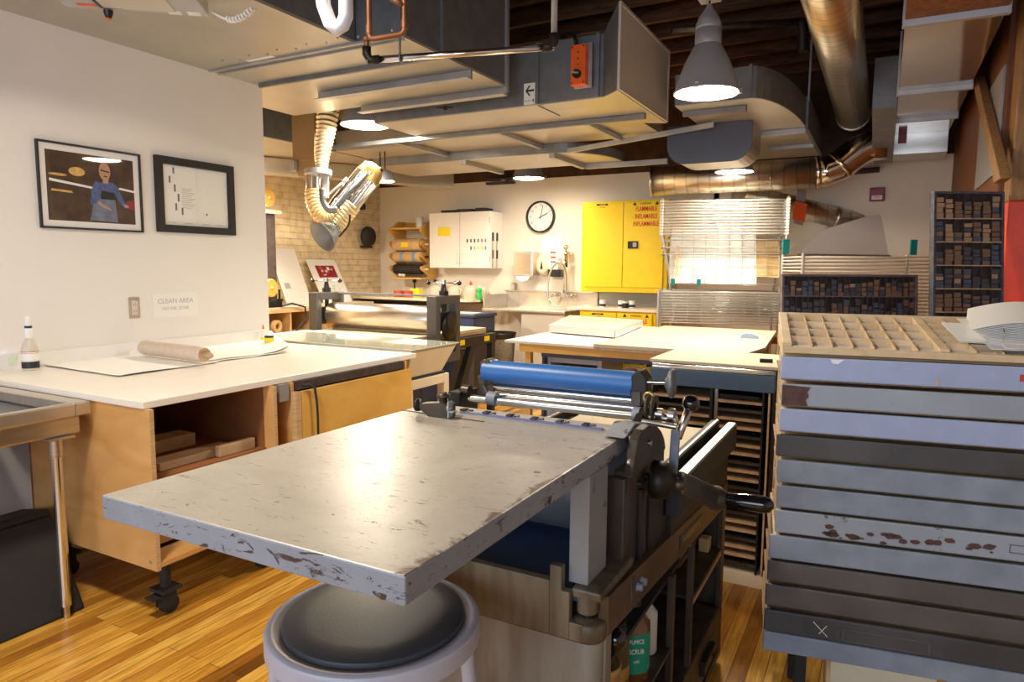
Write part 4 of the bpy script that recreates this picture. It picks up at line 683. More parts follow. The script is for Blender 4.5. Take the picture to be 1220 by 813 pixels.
tag(link('cord_reel', MB().cyl((-6.10, 6.42, .682), (-6.10, 6.42, .80), .055), 'rollwood'), 'small brown wooden drum in the right-hand cubbyhole', 'drum')
tag(link('power_cord', MB().tube([(-5.95, 5.62, 1.0), (-5.93, 5.75, 1.02), (-5.93, 5.95, .97), (-5.95, 5.98, .86), (-5.95, 5.90, .76), (-5.95, 5.82, .70), (-5.96, 5.85, .684)], .011, 8), 'rubber'), 'thick black cord looping over the front of the brick-wall bench', 'cord')
t = thing('upright_machine', 'tall dark upright panel machine with round wooden discs at the end of the left wall', 'machine', (-6.1, 5.45, bz))
link('column', MB().box(-6.10, -6.0, 5.25, 5.60, 1.06, 2.02), 'darkwood', t, .004); link('base', MB().box(-6.2, -5.985, 5.2, 5.66, bz, 1.06), 'black', t, .008); link('top_plate', MB().box(-6.2, -5.98, 5.2, 5.68, 2.02, 2.06), 'cream', t, .003)
link('guide_post', MB().cyl((-6.0, 5.63, 1.05), (-6.0, 5.63, 1.18), .012).box(-6.03, -5.97, 5.60, 5.66, 1.05, 1.075), 'iron', t)
for z in (2.19, 1.20):
    w_ = link('wooden_disc', MB().lathe([(.095, 0), (.10, .005), (.10, .03), (.095, .035)], (-5.99, 5.48, z), (1, .1, 0), 32), 'yply', t); link('hub', MB().cyl((-5.955, 5.484, z), (-5.94, 5.486, z), .012), 'kraft', w_)
def lean(name, label, pbl, pbr, h, back, mt, cat='board', th=.012):
    a, b_ = Vector(pbl), Vector(pbr); u = b_-a; t = thing(name, label, cat, (a+b_)/2); bk = Vector((-back, 0, h)); n = u.cross(bk).normalized()*th
    if n.x < 0: n = -n
    link('board', MB().obox(a-n, u, n, bk), mt, t, .001); return t, a, u, bk, n
t, a, u, bk, n = lean('white_board', 'tall blank white board leaning on the brick wall', (-6.28, 6.02, bz), (-6.28, 6.42, bz), .68, .28, 'white')
link('logo', MB().obox(a+u*.12+bk*.28+n*.02, u*.22, n*.05, bk*.10), 'greyink', t)
t, a, u, bk, n = lean('art_print', 'white mounted print with a red and grey picture leaning on the brick wall', (-6.22, 6.58, bz), (-6.22, 7.10, bz), .55, .30, 'white', 'picture')
im = MB(); im.obox(a+u*.2+bk*.58+n*.02, u*.66, n*.05, bk*.28)
for k in range(14): r_ = random.Random(k); im.obox(a+u*(.22+.6*r_.random()*.95)+bk*(.6+.2*r_.random())+n*.06, u*(.03+.07*r_.random()), n*.04, bk*(.02+.06*r_.random()), r_.choice([1, 2, 1, 2, 3]))
link('red_picture', im, ['darkred', 'carpet', 'redp', 'white'], t); g2 = MB()
for k in range(7): r_ = random.Random(k+40); g2.obox(a+u*(.35+.4*r_.random())+bk*(.22+.16*r_.random())+n*.03, u*.07, n*.04, bk*.03)
link('green_marks', g2, mat('pale_green_mark', (.45, .66, .55), .7), t)
# fume extraction arm
t = thing('fume_arm', 'jointed metal fume extraction arm with a conical hood before the brick wall', 'extractor', (-4.6, 4.8, 1.6))
def D(x, y, d=5.9): return on_d(x, y, d)
def smooth_path(pts, n=6):
    out = []
    for i in range(len(pts)-1):
        p0, p1, p2, p3 = pts[max(i-1, 0)], pts[i], pts[i+1], pts[min(i+2, len(pts)-1)]
        for k in range(n): s_ = k/n; out.append(.5*((2*p1)+(-p0+p2)*s_+(2*p0-5*p1+4*p2-p3)*s_*s_+(-p0+3*p1-3*p2+p3)*s_**3))
    return out+[pts[-1]]
def corrugated(pts, r, amp=.08, r2=None, n=8):
    P = smooth_path(pts, n); k = len(P)-1; m_ = MB().tube(P, [(r+((r2 or r)-r)*i/k)*(1+amp*(1 if i % 2 else -1)) for i in range(len(P))], 20); m_.sm = [False]*len(m_.sm); return m_
a0 = D(391, 118); link('upper_flex_hose', corrugated([a0, D(389, 150), D(385, 178), D(383, 200)], .098, .09, .05, 12), 'corr', t)
link('swivel_plate', MB().cyl(D(379, 203), D(379, 209), .115, seg=28), 'angle', t); link('swivel_bracket', MB().obox(D(365, 209)-CR*.01, CR*.025, CF*.12, -CU*.22).obox(D(384, 209), CR*.05, CF*.03, -CU*.19), 'angle', t)
link('vertical_pipe', MB().cyl(D(373, 207), D(373, 228), .06, seg=24), 'chrome', t)
link('lower_flex_hose', corrugated([D(373, 226), D(374, 243), D(383, 258), D(397, 260), D(408, 248)], .066, .07), mat('amber_hose', (.70, .52, .26), .4, .4), t)
link('elbow_strap', MB().tube(smooth_path([D(384, 225, 5.75), D(385, 240, 5.75), D(392, 250, 5.75), D(402, 250, 5.75)], 6), .028, 10), 'galvd', t)
link('upper_tube', MB().cyl(D(397, 248), D(432, 204), .062, seg=24), 'chrome', t); link('tube_bar', MB().tube([D(402, 247, 5.78), D(437, 206, 5.78)], .018, 8), 'galvd', t)
link('gas_strut', MB().tube([D(386, 236, 5.75), D(412, 215, 5.75)], .009, 8).tube([D(386, 236, 5.75), D(391, 232, 5.75)], .017, 8).tube([D(408, 218, 5.75), D(414, 213, 5.75)], .017, 8), 'white', t)
link('elbow_joint', MB().tube(smooth_path([D(432, 206), D(440, 201), D(447, 208), D(443, 218)], 6), .062, 18), mat('brass_elbow', (.52, .36, .14), .3, .8), t)
bl = MB()
for x, y in ((433, 202), (430, 208), (441, 207), (405, 243), (400, 238), (444, 225), (425, 214), (420, 231)): bl.sphere(D(x, y, 5.8), .014, 10)
link('bolts', bl, 'chrome', t); link('clamp_knobs', MB().sphere(D(436, 196), .03).sphere(D(444, 202), .028).sphere(D(452, 203), .03).tube([D(430, 200), D(440, 194)], .012, 8), 'iron', t)
link('lower_tube', MB().cyl(D(443, 217), D(420, 246), .056, seg=24), 'chrome', t); link('tube_bar', MB().tube([D(447, 222, 5.8), D(425, 250, 5.8)], .014, 8), 'galvl', t)
link('neck_flex_hose', corrugated([D(421, 244), D(411, 257), D(402, 268)], .072, .05), mat('cream_hose', (.74, .60, .34), .4, .3), t)
ax = (D(385, 287)-D(400, 272)).normalized(); ax = (ax-CF*.75).normalized()
hd = MB(); c0 = D(399, 273); hd.lathe([(.06, 0), (.075, .02), (.135, .14), (.142, .145)], c0, ax, 30, caps=False).lathe([(.055, .004), (.07, .024), (.130, .142), (.142, .146)], c0, ax, 30, caps=False); link('hood_cone', hd, 'galvd', t); link('cone_collar', MB().lathe([(.07, -.02), (.078, -.01), (.078, .02), (.07, .03)], c0, ax, 28, caps=False), 'chrome', t)
link('handle_cable', MB().tube(smooth_path([D(417, 256, 5.8), D(416, 266, 5.8), D(411, 274, 5.8), D(404, 282, 5.8)], 5), .008, 8), 'iron', t)
t = thing('tan_duct_drop', 'tan square duct dropping beside the corrugated hose at the wall end', 'duct', (-4.4, 4.6, 2.1)); q = on_y(349, 206, 4.6), on_y(375, 206, 4.6); x0, x1 = q[0].x, q[1].x; zb = q[0].z
link('duct_body', MB().box(x0, x1, 4.6, 4.66, zb+.10, 3.3), 'tan', t, .003); link('lower_reducer', MB().hexa([(x0+.05, 4.61, zb-.03), (x1+.04, 4.61, zb-.03), (x1+.04, 4.66, zb-.03), (x0+.05, 4.66, zb-.03), (x0+.02, 4.6, zb+.10), (x1, 4.6, zb+.10), (x1, 4.66, zb+.10), (x0+.02, 4.66, zb+.10)]), 'tan', t); link('switch_box', MB().box(x0+.0, x0+.06, 4.55, 4.6, zb+.01, zb+.10), 'angle', t, .004)
t = thing('wall_speaker', 'black oval speaker fixed to the painted brick', 'speaker', on_x(438, 290, -6.6)); c = on_x(438, 282, -6.52); s = MB(); s.lathe([(.0001, -.03), (.09, -.03), (.115, 0), (.11, .05), (.09, .06), (.0001, .065)], c, (1, -.35, 0), 28)
for i in range(len(s.v)): s.v[i] = Vector((s.v[i].x, s.v[i].y, c.z+(s.v[i].z-c.z)*1.25))
link('body', s, 'blackm', t); link('bracket', MB().obox(c+Vector((-.10, -.05, -.16)), (.1, 0, 0), (0, .16, 0), (0, 0, .03)), 'black', t, .004)
c = on_x(431, 246, -6.6); t = tag(link('wall_hook', MB().box(-6.62, -6.55, c.y-.03, c.y+.03, c.z-.05, c.z+.04), 'black', bevel=.01), 'tiny black box on the brick wall above the oval speaker', 'fixture')
# ------------------------------------------------------------------ back wall
def ext(tl, br, Y): a, b_ = on_y(tl[0], tl[1], Y), on_y(br[0], br[1], Y); return a.x, b_.x, b_.z, a.z
# kraft paper roll holder
x0, x1, z0, z1 = ext((465, 272), (503, 331), 7.85)
t = thing('roll_rack', 'wooden wall rack holding rolls of kraft and black paper', 'rack', ((x0+x1)/2, 8.0, z0))
n = 4; step = (z1-z0)/n
for x in (x0, x1):
    pts = [(x, 8.19, z0)]+[(x, 8.19, z1+.10)]+[(x, 8.02, z1+.10)]
    for k in range(n, 0, -1): zz = z0+step*k; pts += [(x, 7.80, zz-.02), (x, 7.80, zz-.06), (x, 7.98, zz-step+.02)]
    pts.append((x, 7.98, z0)); link('side_board', MB().prism(pts, (.022, 0, 0)), 'yply', t, .001)
for k in (0, n): zz = z0+step*k; link('shelf', MB().box(x0+.022, x1, 7.82, 8.18, zz-.02, zz), 'yply', t)
link('back_rail', MB().box(x0+.022, x1, 8.17, 8.19, z1, z1+.09), 'yply', t)
for k, (m_, l, r_) in enumerate((('blackm', 'black paper roll, lowest in the wooden roll rack', .07), ('kraft', 'kraft paper roll with blue stickers, middle of the roll rack', .075), ('pine', 'pale paper roll with an orange sticker, upper in the roll rack', .085))):
    zz = z0+step*(k+.55)+.02; tt = thing('paper_roll', l, 'paper roll', ((x0+x1)/2, 7.9, zz), 'rolls in the wooden rack'); link('roll', MB().cyl((x0+.05, 7.90, zz), (x1-.03, 7.90, zz), r_, seg=24), m_, tt); link('spindle', MB().cyl((x0-.03, 7.90, zz), (x1+.07, 7.90, zz), .015, seg=10), 'black' if k == 1 else 'white', tt)
    if k == 1:
        for q in (.25, .7): link('sticker', MB().lathe([(r_+.0005, 0), (r_+.0005, .06)], (x0+.05+q*(x1-x0-.08), 7.90, zz), (1, 0, 0), 24, caps=False), 'lightblue', tt)
    if k == 2: link('sticker', MB().box((x0+x1)/2-.06, (x0+x1)/2+.06, 7.90-r_-.0015, 7.9-r_+.001, zz-.04, zz+.03), 'label', tt)
for k in range(1): c = (x1-.06, 7.98, z1+.0); tag(link('white_spool', MB().lathe([(.055, .001), (.055, .15), (.02, .15)], (x1-.09, 7.93, z1), (0, 0, 1), 20), 'white'), 'white paper roll standing upright on top of the wooden roll rack', 'roll')
for k in range(1): tag(link('loose_tissue', MB().sphere((x0+.13, 7.9, z0+.035), .034, 12, sz=.9).sphere((x0+.19, 7.9, z0+.03), .03, 12, sz=.9), 'white'), 'crumpled white tissue on the bottom shelf of the roll rack', 'tissue')
# wall cabinet
x0, x1, z0, z1 = ext((511.5, 254), (583.5, 320), 7.85); t = thing('wall_cabinet', 'white two-door wall cabinet with colour swatches and a yellow note', 'cabinet', ((x0+x1)/2, 8, z0)); xm = x0+(x1-x0)*.512
link('body', MB().box(x0, x1, 7.87, BY, z0, z1), 'white', t, .002)
for a, b_ in ((x0+.002, xm-.004), (xm+.004, x1-.002)):
    d_ = link('door', MB().box(a, b_, 7.848, 7.868, z0+.004, z1-.004), 'white', t, .003); hx = b_-.05 if a < xm-.1 else a+.05; hx = b_-.035 if b_ < xm else a+.035
    link('handle', MB().tube([(hx, 7.848, z0+.06), (hx, 7.825, z0+.075), (hx, 7.825, z0+.17), (hx, 7.848, z0+.185)], .006, 8), 'white', d_)
    if b_ < xm: link('yellow_note', MB().box(a+.14, a+.14+.20, 7.845, 7.848, z0+.43, z0+.55), 'label', d_)
    else:
        link('white_sheet', MB().box(a+.015, b_-.02, 7.8455, 7.848, z0+.20, z1-.13), 'paper', d_)
        for r_ in range(2):
            for k in range(6):
                if r_ == 1 and k == 0: continue
                colr = [['ink', 'ink', 'ink', 'darkred', 'redp', 'orangebox'], ['ink', 'ink', 'kraft', 'label', 'label', 'orangebox']][r_][k]
                link('swatch', MB().box(a+.11+k*.056, a+.13+k*.056, 7.843, 7.8455, z0+.34-r_*.095, z0+.385-r_*.095), colr, d_)
        link('hinges', MB().box(b_-.003, b_+.001, 7.842, 7.849, z0+.08, z0+.16).box(b_-.003, b_+.001, 7.842, 7.849, z1-.16, z1-.08), 'angle', d_)
for k, (a, w_) in enumerate(((.18, .21), (.43, .25), (.72, .15))): tag(link('brown_tray', MB().box(x0+a, x0+a+w_, 7.86, 8.08, z1+.001, z1+.03+.008*k), 'blackm', bevel=.006), ['flat brown tray on the left of the wall cabinet top', 'long brown tray in the middle of the wall cabinet top', 'short brown tray on the right of the wall cabinet top'][k], 'tray', 'brown trays on the wall cabinet')
for k in range(4):
    y, z = 7.92+.11*(k % 2), (z0+.36 if k < 2 else z0+.13); tt = thing('palette_knife', ['black-handled ink knife, upper front one on the cabinet side', 'black-handled ink knife, upper rear one on the cabinet side', 'brown-handled ink knife, lower front one on the cabinet side', 'black-handled ink knife, lower rear one on the cabinet side'][k], 'knife', (x1+.01, y, z), 'ink knives on the cabinet side')
    link('handle', MB().box(x1+.002, x1+.016, y-.016, y+.016, z, z+.11), 'block2' if k == 2 else 'black', tt, .004); link('blade', MB().box(x1+.002, x1+.006, y-.018, y+.018, z-.12, z), 'steel', tt)
# counter under the wall cabinet
t = thing('back_counter', 'pale back-wall counter with a rounded end, crowded with jars and jugs', 'counter', (-5.6, 7.8, 0)); cz = 1.03
pl = [(-6.6, 7.55, cz-.035), (-5.0, 7.50, cz-.035), (-4.70, 7.55, cz-.035), (-4.58, 7.68, cz-.035), (-4.58, 8.185, cz-.035), (-6.6, 8.185, cz-.035)]
link('counter_top', MB().prism(pl, (0, 0, .035)), 'cream', t, .003); link('edge_strip', MB().prism([(p[0]*.9995, p[1]+.008, cz-.05) for p in pl], (0, 0, .014)), 'blackm', t)
link('cabinet_body', MB().box(-6.58, -5.25, 7.72, 8.16, .0, cz-.051), 'blackm', t); link('bracket', MB().obox((-4.95, 7.6, cz-.05), (.03, 0, 0), (0, .03, 0), (-.12, .5, -.35)), 'timber', t)
def on_counter(px, py, Y): p = on_y(px, py, Y); return Vector((p.x, Y, cz))
k = 0
for px, l in ((475, 'red tub, left of the pair on the back counter'), (486, 'red tub, right of the pair on the back counter')):
    c = on_counter(px, 350, 7.62); tt = thing('ink_can', l, 'tub', c, 'red ink tubs'); link('body', MB().lathe([(.062, .001), (.065, .006), (.065, .055), (.06, .06)], c, (0, 0, 1), 22), 'redp', tt); link('lid', MB().lathe([(.067, .06), (.067, .085), (.06, .088)], c, (0, 0, 1), 22), 'redp', tt); link('dark_band', MB().lathe([(.0655, .02), (.0655, .045)], c, (0, 0, 1), 22, caps=False), 'darkred', tt)
c = on_counter(496, 350, 7.70); tag(link('sponge_box', MB().box(c.x-.07, c.x+.07, c.y-.04, c.y+.05, cz+.001, cz+.12), 'label', bevel=.004), 'yellow sponge box behind the press side frame', 'box')
jx = [(520, .10, 'navy'), (542, .095, 'navy'), (561, .10, 'redp'), (575, .075, 'white')]
JL = ['milky jug with a blue spout cap, leftmost on the back counter', 'milky jug with a blue cap, second on the back counter', 'milky jug with a red cap, third on the back counter', 'low rounded milky jug beside the green bottle']
for i, (px, r_, cp) in enumerate(jx):
    c = on_counter(px, 350, 7.75); tt = thing('jug', JL[i], 'jug', c, 'milky jugs'); h = .17 if i < 3 else .16
    link('body', MB().lathe([(r_*.9, .001), (r_*.95, .01), (r_, h*.6), (r_*.95, h*.85), (r_*.6, h), (r_*.25, h+.012)], c, (0, 0, 1), 22), 'jar', tt)
    if i < 3: link('cap', MB().lathe([(.022, h+.01), (.022, h+.035), (.012, h+.04), (.010, h+.06)], c, (0, 0, 1), 14), cp, tt)
    link('handle', MB().tube([c+Vector((r_*.85, -.02, h*.3)), c+Vector((r_*1.2, -.03, h*.45)), c+Vector((r_*1.15, -.03, h*.75)), c+Vector((r_*.7, -.02, h*.9))], .012, 8), 'jar', tt)
c = on_counter(585.5-14, 350, 7.58); c.x = on_y(572, 350, 7.58).x+.07
c = on_counter(571, 350, 7.6); tt = thing('green_bottle', 'small green plastic bottle on the back counter', 'bottle', c); link('body', MB().lathe([(.034, .001), (.036, .01), (.036, .06), (.026, .085), (.034, .11), (.034, .135), (.018, .155)], c, (0, 0, 1), 18), 'greenp', tt); link('cap', MB().lathe([(.016, .154), (.016, .18)], c, (0, 0, 1), 14), 'white', tt)
c = on_counter(583, 350, 7.85); tt = thing('dropper_bottle', 'small dark bottle with a thin spout at the counter end', 'bottle', c); link('body', MB().lathe([(.025, .001), (.028, .006), (.028, .055), (.012, .075)], c, (0, 0, 1), 16), 'casegrey', tt); link('spout', MB().lathe([(.010, .074), (.004, .15)], c, (0, 0, 1), 10), 'white', tt)
for i, (px, m_, l) in enumerate(((494, 'black', 'small black clamp knob sticking up behind the press'), (519, 'black', 'black funnel top with a blue tip between the jugs'))): c = on_counter(px, 350, 7.95); tag(link('funnel', MB().lathe([(.012, .001), (.012, .19), (.03, .20), (.028, .23), (.01, .24)], c, (0, 0, 1), 14), m_), l, 'bottle')
tag(link('teal_cloth', MB().box(-5.16, -5.03, 7.54, 7.60, cz+.0005, cz+.012), 'tealplastic', bevel=.004), 'folded teal cloth at the front edge of the back counter', 'cloth')
# bin, waste basket under the counter
a = on_z(562, 388, .55); t = thing('navy_bin', 'navy plastic storage box with a green and white label under the back counter', 'box', (-4.75, 6.9, 0)); bx0, bx1, bz0, bz1 = ext((524, 373), (566, 392), 6.7)
link('stand', MB().box(bx0+.04, bx1-.04, 6.75, 7.15, 0, bz0-.06), 'blackm', t); link('body', MB().box(bx0+.02, bx1-.02, 6.72, 7.2, bz0-.06, bz1-.04), 'navy', t, .015); link('lid', MB().box(bx0, bx1, 6.70, 7.22, bz1-.045, bz1), 'navy', t, .012); link('label', MB().box(bx0+.10, bx1-.08, 6.76, 7.0, bz1+.0005, bz1+.003), 'white', t); link('green_stripe', MB().box(bx0+.12, bx1-.1, 6.80, 6.87, bz1+.003, bz1+.005), 'greenp', t)
c = on_z(600, 446, 0); c = on_d(590, 440, 8.0); c.z = 0
def basket(px, py, Y, label):
    p = on_y(px, py, Y); c = Vector((p.x, Y, 0)); t = thing('waste_bin', label, 'bin', c); link('body', MB().lathe([(.17, .002), (.18, .01), (.215, .60), (.21, .60), (.17, .02)], c, (0, 0, 1), 28), 'trash', t); link('bag', MB().lathe([(.19, .45), (.222, .60), (.228, .625), (.215, .62), (.18, .5)], c, (0, 0, 1), 28, caps=False), 'bag', t)
basket(594, 420, 7.6, 'speckled waste bin with a black bag under the end of the back counter')
# clock
c = on_y(644, 258.5, BY-.02); t = thing('wall_clock', 'round wall clock with a black rim on the back wall', 'clock', c); R_ = .205
link('rim', MB().lathe([(R_*.9, 0), (R_, 0), (R_, .04), (R_*.9, .045), (R_*.9, .0)], (c.x, BY-.001, c.z), (0, -1, 0), 40), 'black', t); link('dial', MB().lathe([(R_*.91, .012), (.0001, .012)], (c.x, BY, c.z), (0, -1, 0), 40, caps=False, smooth=False), 'white', t)
for k in range(12):
    an = PI/2-k*PI/6; rr_ = R_*.73; text('numeral', str(k if k else 12), .042, (c.x+rr_*math.cos(an), BY-.0135, c.z+rr_*math.sin(an)), (1, 0, 0), (0, 0, 1), 'fineink', t)
def hand(an, L_, w_, nm):
    d_ = Vector((math.cos(an), 0, math.sin(an))); n_ = Vector((-d_.z, 0, d_.x)); o = Vector((c.x, BY-.0165, c.z)); link(nm, MB().obox(o-d_*.03-n_*w_/2, d_*(L_+.03), n_*w_, (0, .002, 0)), 'ink', t)
hand(PI/2-math.radians(65), R_*.50, .012, 'hour_hand'); hand(PI/2-math.radians(12), R_*.72, .008, 'minute_hand'); hand(PI/2-math.radians(62), R_*.8, .003, 'second_hand')
# towel and soap dispensers, wall notice
x0, x1, z0, z1 = ext((612, 300), (635, 333), 8.0); t = thing('towel_dispenser', 'shiny steel paper towel dispenser on the back wall', 'dispenser', ((x0+x1)/2, 8.1, z0)); link('body', MB().box(x0, x1, 8.0, BY, z0+.04, z1), 'steel', t, .008); link('towel', MB().prism([(x0+.04, 7.999, z0+.04), (x1-.04, 7.999, z0+.04), (x1-.07, 7.98, z0-.01), ((x0+x1)/2, 7.97, z0-.03), (x0+.06, 7.98, z0)], (0, .004, 0)), 'paper', t); link('front_plate', MB().box(x0+.02, x1-.02, 7.990, 7.999, z0+.07, z1-.02), 'chrome', t, .003)
c = on_y(645, 316, 8.08); t = thing('round_dispenser', 'rounded cream tissue dispenser beside the towel dispenser', 'dispenser', c); s = MB(); s.lathe([(.10, 0), (.105, .02), (.10, .09), (.07, .11), (.0001, .115)], (c.x, BY-.001, c.z), (0, -1, 0), 30)
for i in range(len(s.v)): s.v[i] = Vector((s.v[i].x, s.v[i].y, c.z+(s.v[i].z-c.z)*1.25))
link('cover', s, 'cream', t); link('sight_window', MB().prism([(c.x-.02, BY-.1165, c.z-.05), (c.x+.02, BY-.1165, c.z-.05), (c.x, BY-.1165, c.z+.06)], (0, -.003, 0)), 'iron', t)
x0, x1, z0, z1 = ext((653.5, 307), (668, 330), 8.08); t = thing('soap_dispenser', 'white soap dispenser with a black base beside the tap hose', 'dispenser', ((x0+x1)/2, 8.1, z0)); link('body', MB().box(x0, x1-.04, 8.08, BY, z0+.09, z1), 'white', t, .01); link('black_base', MB().box(x0-.005, x1, 8.07, BY, z0, z0+.09), 'black', t, .008); link('notice', MB().box(x0+.02, x1-.06, 8.076, 8.0795, z0+.15, z1-.03), 'paper', t)
lb = MB()
for k in range(3): lb.box(x0+.03, x1-.07, 8.0745, 8.0762, z0+.18+.06*k, z0+.20+.06*k)
link('red_print', lb, 'redp', t)
x0, x1, z0, z1 = ext((645, 282), (669, 300), 8.19); t = tag(link('paper_notice', MB().box(x0, x1, BY-.003, BY-.001, z0, z1), 'paper'), 'white paper notice taped above the soap dispenser', 'sign')
# steel sink
t = thing('steel_sink', 'long stainless sink counter with a splashback along the back wall', 'sink', (-3.8, 7.8, 0)); x0, x1 = -4.46, -3.31; sz = .93
link('counter_top', MB().box(x0, x1, 7.52, 8.15, sz-.035, sz), 'sinksteel', t, .006); link('splashback', MB().box(x0, -3.14, 8.15, 8.18, sz-.03, 1.13), 'sinksteel', t, .004); link('side_splash', MB().box(x0, x0+.02, 7.55, 8.15, sz, 1.10), 'sinksteel', t, .003); link('splash_ledge', MB().box(x0, -3.14, 8.12, 8.185, 1.13, 1.145), 'sinksteel', t, .003)
link('cabinet_body', MB().box(-3.92, -3.33, 7.57, 8.1, .08, sz-.04), 'filter', t, .003); link('leg', MB().box(x0+.02, x0+.06, 7.58, 7.62, 0, sz-.035), 'steel', t)
t = thing('sprayer_tap', 'chrome sprayer tap with a looping hose on the sink wall', 'tap', (-3.58, 8.1, 1.05)); fx, fz = on_y(672, 352, 8.08).x, on_y(672, 352, 8.08).z
link('tap_body', MB().tube([(fx-.16, 8.10, fz), (fx+.16, 8.10, fz)], .018, 12).cyl((fx, 8.15, fz), (fx, 8.05, fz), .03), 'chrome', t)
for s_ in (-1, 1): link('tap_handle', MB().cyl((fx+s_*.12, 8.10, fz), (fx+s_*.12, 8.02, fz), .024).tube([(fx+s_*.12-.03, 8.02, fz-.02), (fx+s_*.12+.03, 8.02, fz+.02)], .009, 8), 'chrome', t)
h0 = on_y(676, 295, 8.1); link('riser', MB().tube([(fx, 8.08, fz+.02), (fx-.01, 8.08, fz+.35), (h0.x, 8.08, h0.z+.02)], .011, 10), 'chrome', t)
link('hose', MB().tube(smooth_path([Vector((fx+.04, 8.06, fz)), Vector((fx+.05, 8.02, fz+.3)), Vector((fx-.02, 7.98, fz+.42)), Vector((fx-.14, 7.96, fz+.3)), Vector((fx-.17, 7.95, fz+.02)), Vector((fx-.12, 7.95, fz-.11)), Vector((fx-.02, 7.95, fz-.10)), Vector((fx+.03, 7.95, fz+.05))], 8), .013, 10), 'chrome', t)
link('spray_head', MB().lathe([(.014, 0), (.018, .05), (.03, .10), (.034, .13)], (h0.x+.02, 8.06, h0.z-.22), (-.05, -.1, 1), 16).sphere((h0.x, 8.06, h0.z), .035), 'steel', t); link('grip', MB().cyl((h0.x+.015, 8.05, h0.z-.25), (h0.x-.01, 8.06, h0.z-.08), .016), 'iron', t); link('wall_bracket', MB().box(h0.x-.03, h0.x+.04, 8.10, BY-.005, h0.z-.09, h0.z-.05), 'chrome', t)
# yellow safety cabinets
def safety(label, x0, x1, yf, yb, z0, z1, full=True):
    t = thing('safety_cabinet', label, 'cabinet', ((x0+x1)/2, (yf+yb)/2, z0), 'yellow safety cabinets'); w_ = x1-x0; h = z1-z0; xm = x0+w_*.50
    link('body', MB().box(x0, x1, yf+.022, yb, z0, z1), 'yellow', t, .006)
    for a, b_ in ((x0+.045*w_, xm-.003), (xm+.003, x1-.045*w_)): d_ = link('door', MB().box(a, b_, yf, yf+.021, z0+.06*min(h, 1.), z1-.02), 'yellow', t, .006)
    if full:
        lt = link('latch', MB().box(xm+.06, xm+.185, yf-.014, yf, z0+h*.48, z0+h*.56), 'black', d_, .006); link('paddle', MB().box(xm+.125, xm+.17, yf-.02, yf-.013, z0+h*.497, z0+h*.545), 'grey', lt, .003); link('lock_plate', MB().box(xm+.07, xm+.115, yf-.018, yf-.013, z0+h*.495, z0+h*.545), 'iron', lt, .002)
    yy = yf-.0012
    for i, (s_, dz) in enumerate((('FLAMMABLE', .105), ('INFLAMABLE', .19), ('INFLAMMABLE', .275))): text('lettering', s_, .075, ((xm+x1)/2+.005, yy, z1-dz), (1, 0, 0), (0, 0, 1), 'red', t, xs=.62, bold=.0012)
    text('warning_word', 'WARNING', .034, ((xm+x1)/2+.0, yy, z1-.045), (1, 0, 0), (0, 0, 1), 'ink', t, xs=.8)
    for s_ in (-1, 1):
        q = MB(); cx = (xm+x1)/2+s_*.13; q.prism([(cx-.022, yy, z1-.06), (cx+.022, yy, z1-.06), (cx, yy, z1-.022)], (0, -.0006, 0)); link('warning_triangle', q, 'iron', t)
    link('label', MB().box((x0+xm)/2-.07, (x0+xm)/2+.07, yy-.0006, yy, z1-.05, z1-.03), 'ink', t); link('label_gaps', MB().box((x0+xm)/2-.035, (x0+xm)/2+.04, yy-.0012, yy-.0006, z1-.046, z1-.034), 'gold', t); link('sub_label', MB().box((x0+xm)/2-.04, (x0+xm)/2+.04, yy-.0006, yy, z1-.075, z1-.068), 'gold', t)
    return t
x0, x1, z0, z1 = ext((693, 241), (793.5, 350), 7.74); safety('tall yellow flammables cabinet hung on the back wall', x0, x1, 7.74, BY-.002, z0, z1)
x0, x1, z0, z1 = ext((690, 373), (780, 420), 7.50); safety('low yellow flammables cabinet under the back counter', x0, x1, 7.50, 8.1, .001, .955, True)
x0, x1, z0, z1 = ext((742, 424), (777, 452), 4.55); t = safety('small yellow safety cabinet under the middle table', x0, x1+.25, 4.45, 4.95, .35, z1+.01, False)
tag(link('cabinet_plinth', MB().box(x0+.02, x1+.23, 4.5, 4.9, 0, .349), 'blackm'), 'black plinth carrying the small yellow safety cabinet', 'plinth')
t = tag(link('counter_slab', MB().box(-3.27, -2.05, 7.48, 8.14, .956, .985), 'whitetop', bevel=.003), 'pale slab over the low yellow cabinet, carrying white jars', 'worktop')
tag(link('pale_backboard', MB().box(-3.12, -2.1, 8.16, 8.195, .9855, 1.14), 'grey'), 'pale blue-grey board on the wall below the tall yellow cabinet', 'board')
for i, px in enumerate((718, 739, 745, 752)):
    p = on_y(px, 362, 7.7); c = Vector((p.x, 7.7+.03*(i % 2), .9855)); h = .085 if i != 2 else .075; tt = thing('white_jar', ['white jar alone at the left below the tall yellow cabinet', 'white jar, left of the trio below the tall yellow cabinet', 'dark jar, middle of the trio below the tall yellow cabinet', 'white jar, right of the trio below the tall yellow cabinet'][i], 'jar', c, 'jars below the yellow cabinet')
    link('body', MB().lathe([(.036, .001), (.037, .005), (.037, h-.02), (.032, h-.012)], c, (0, 0, 1), 18), 'white' if i != 2 else 'blackm', tt); link('label_band', MB().lathe([(.0375, .012), (.0375, .04)], c, (0, 0, 1), 18, caps=False), 'ink', tt); link('lid', MB().lathe([(.036, h-.02), (.036, h)], c, (0, 0, 1), 18), 'white', tt)
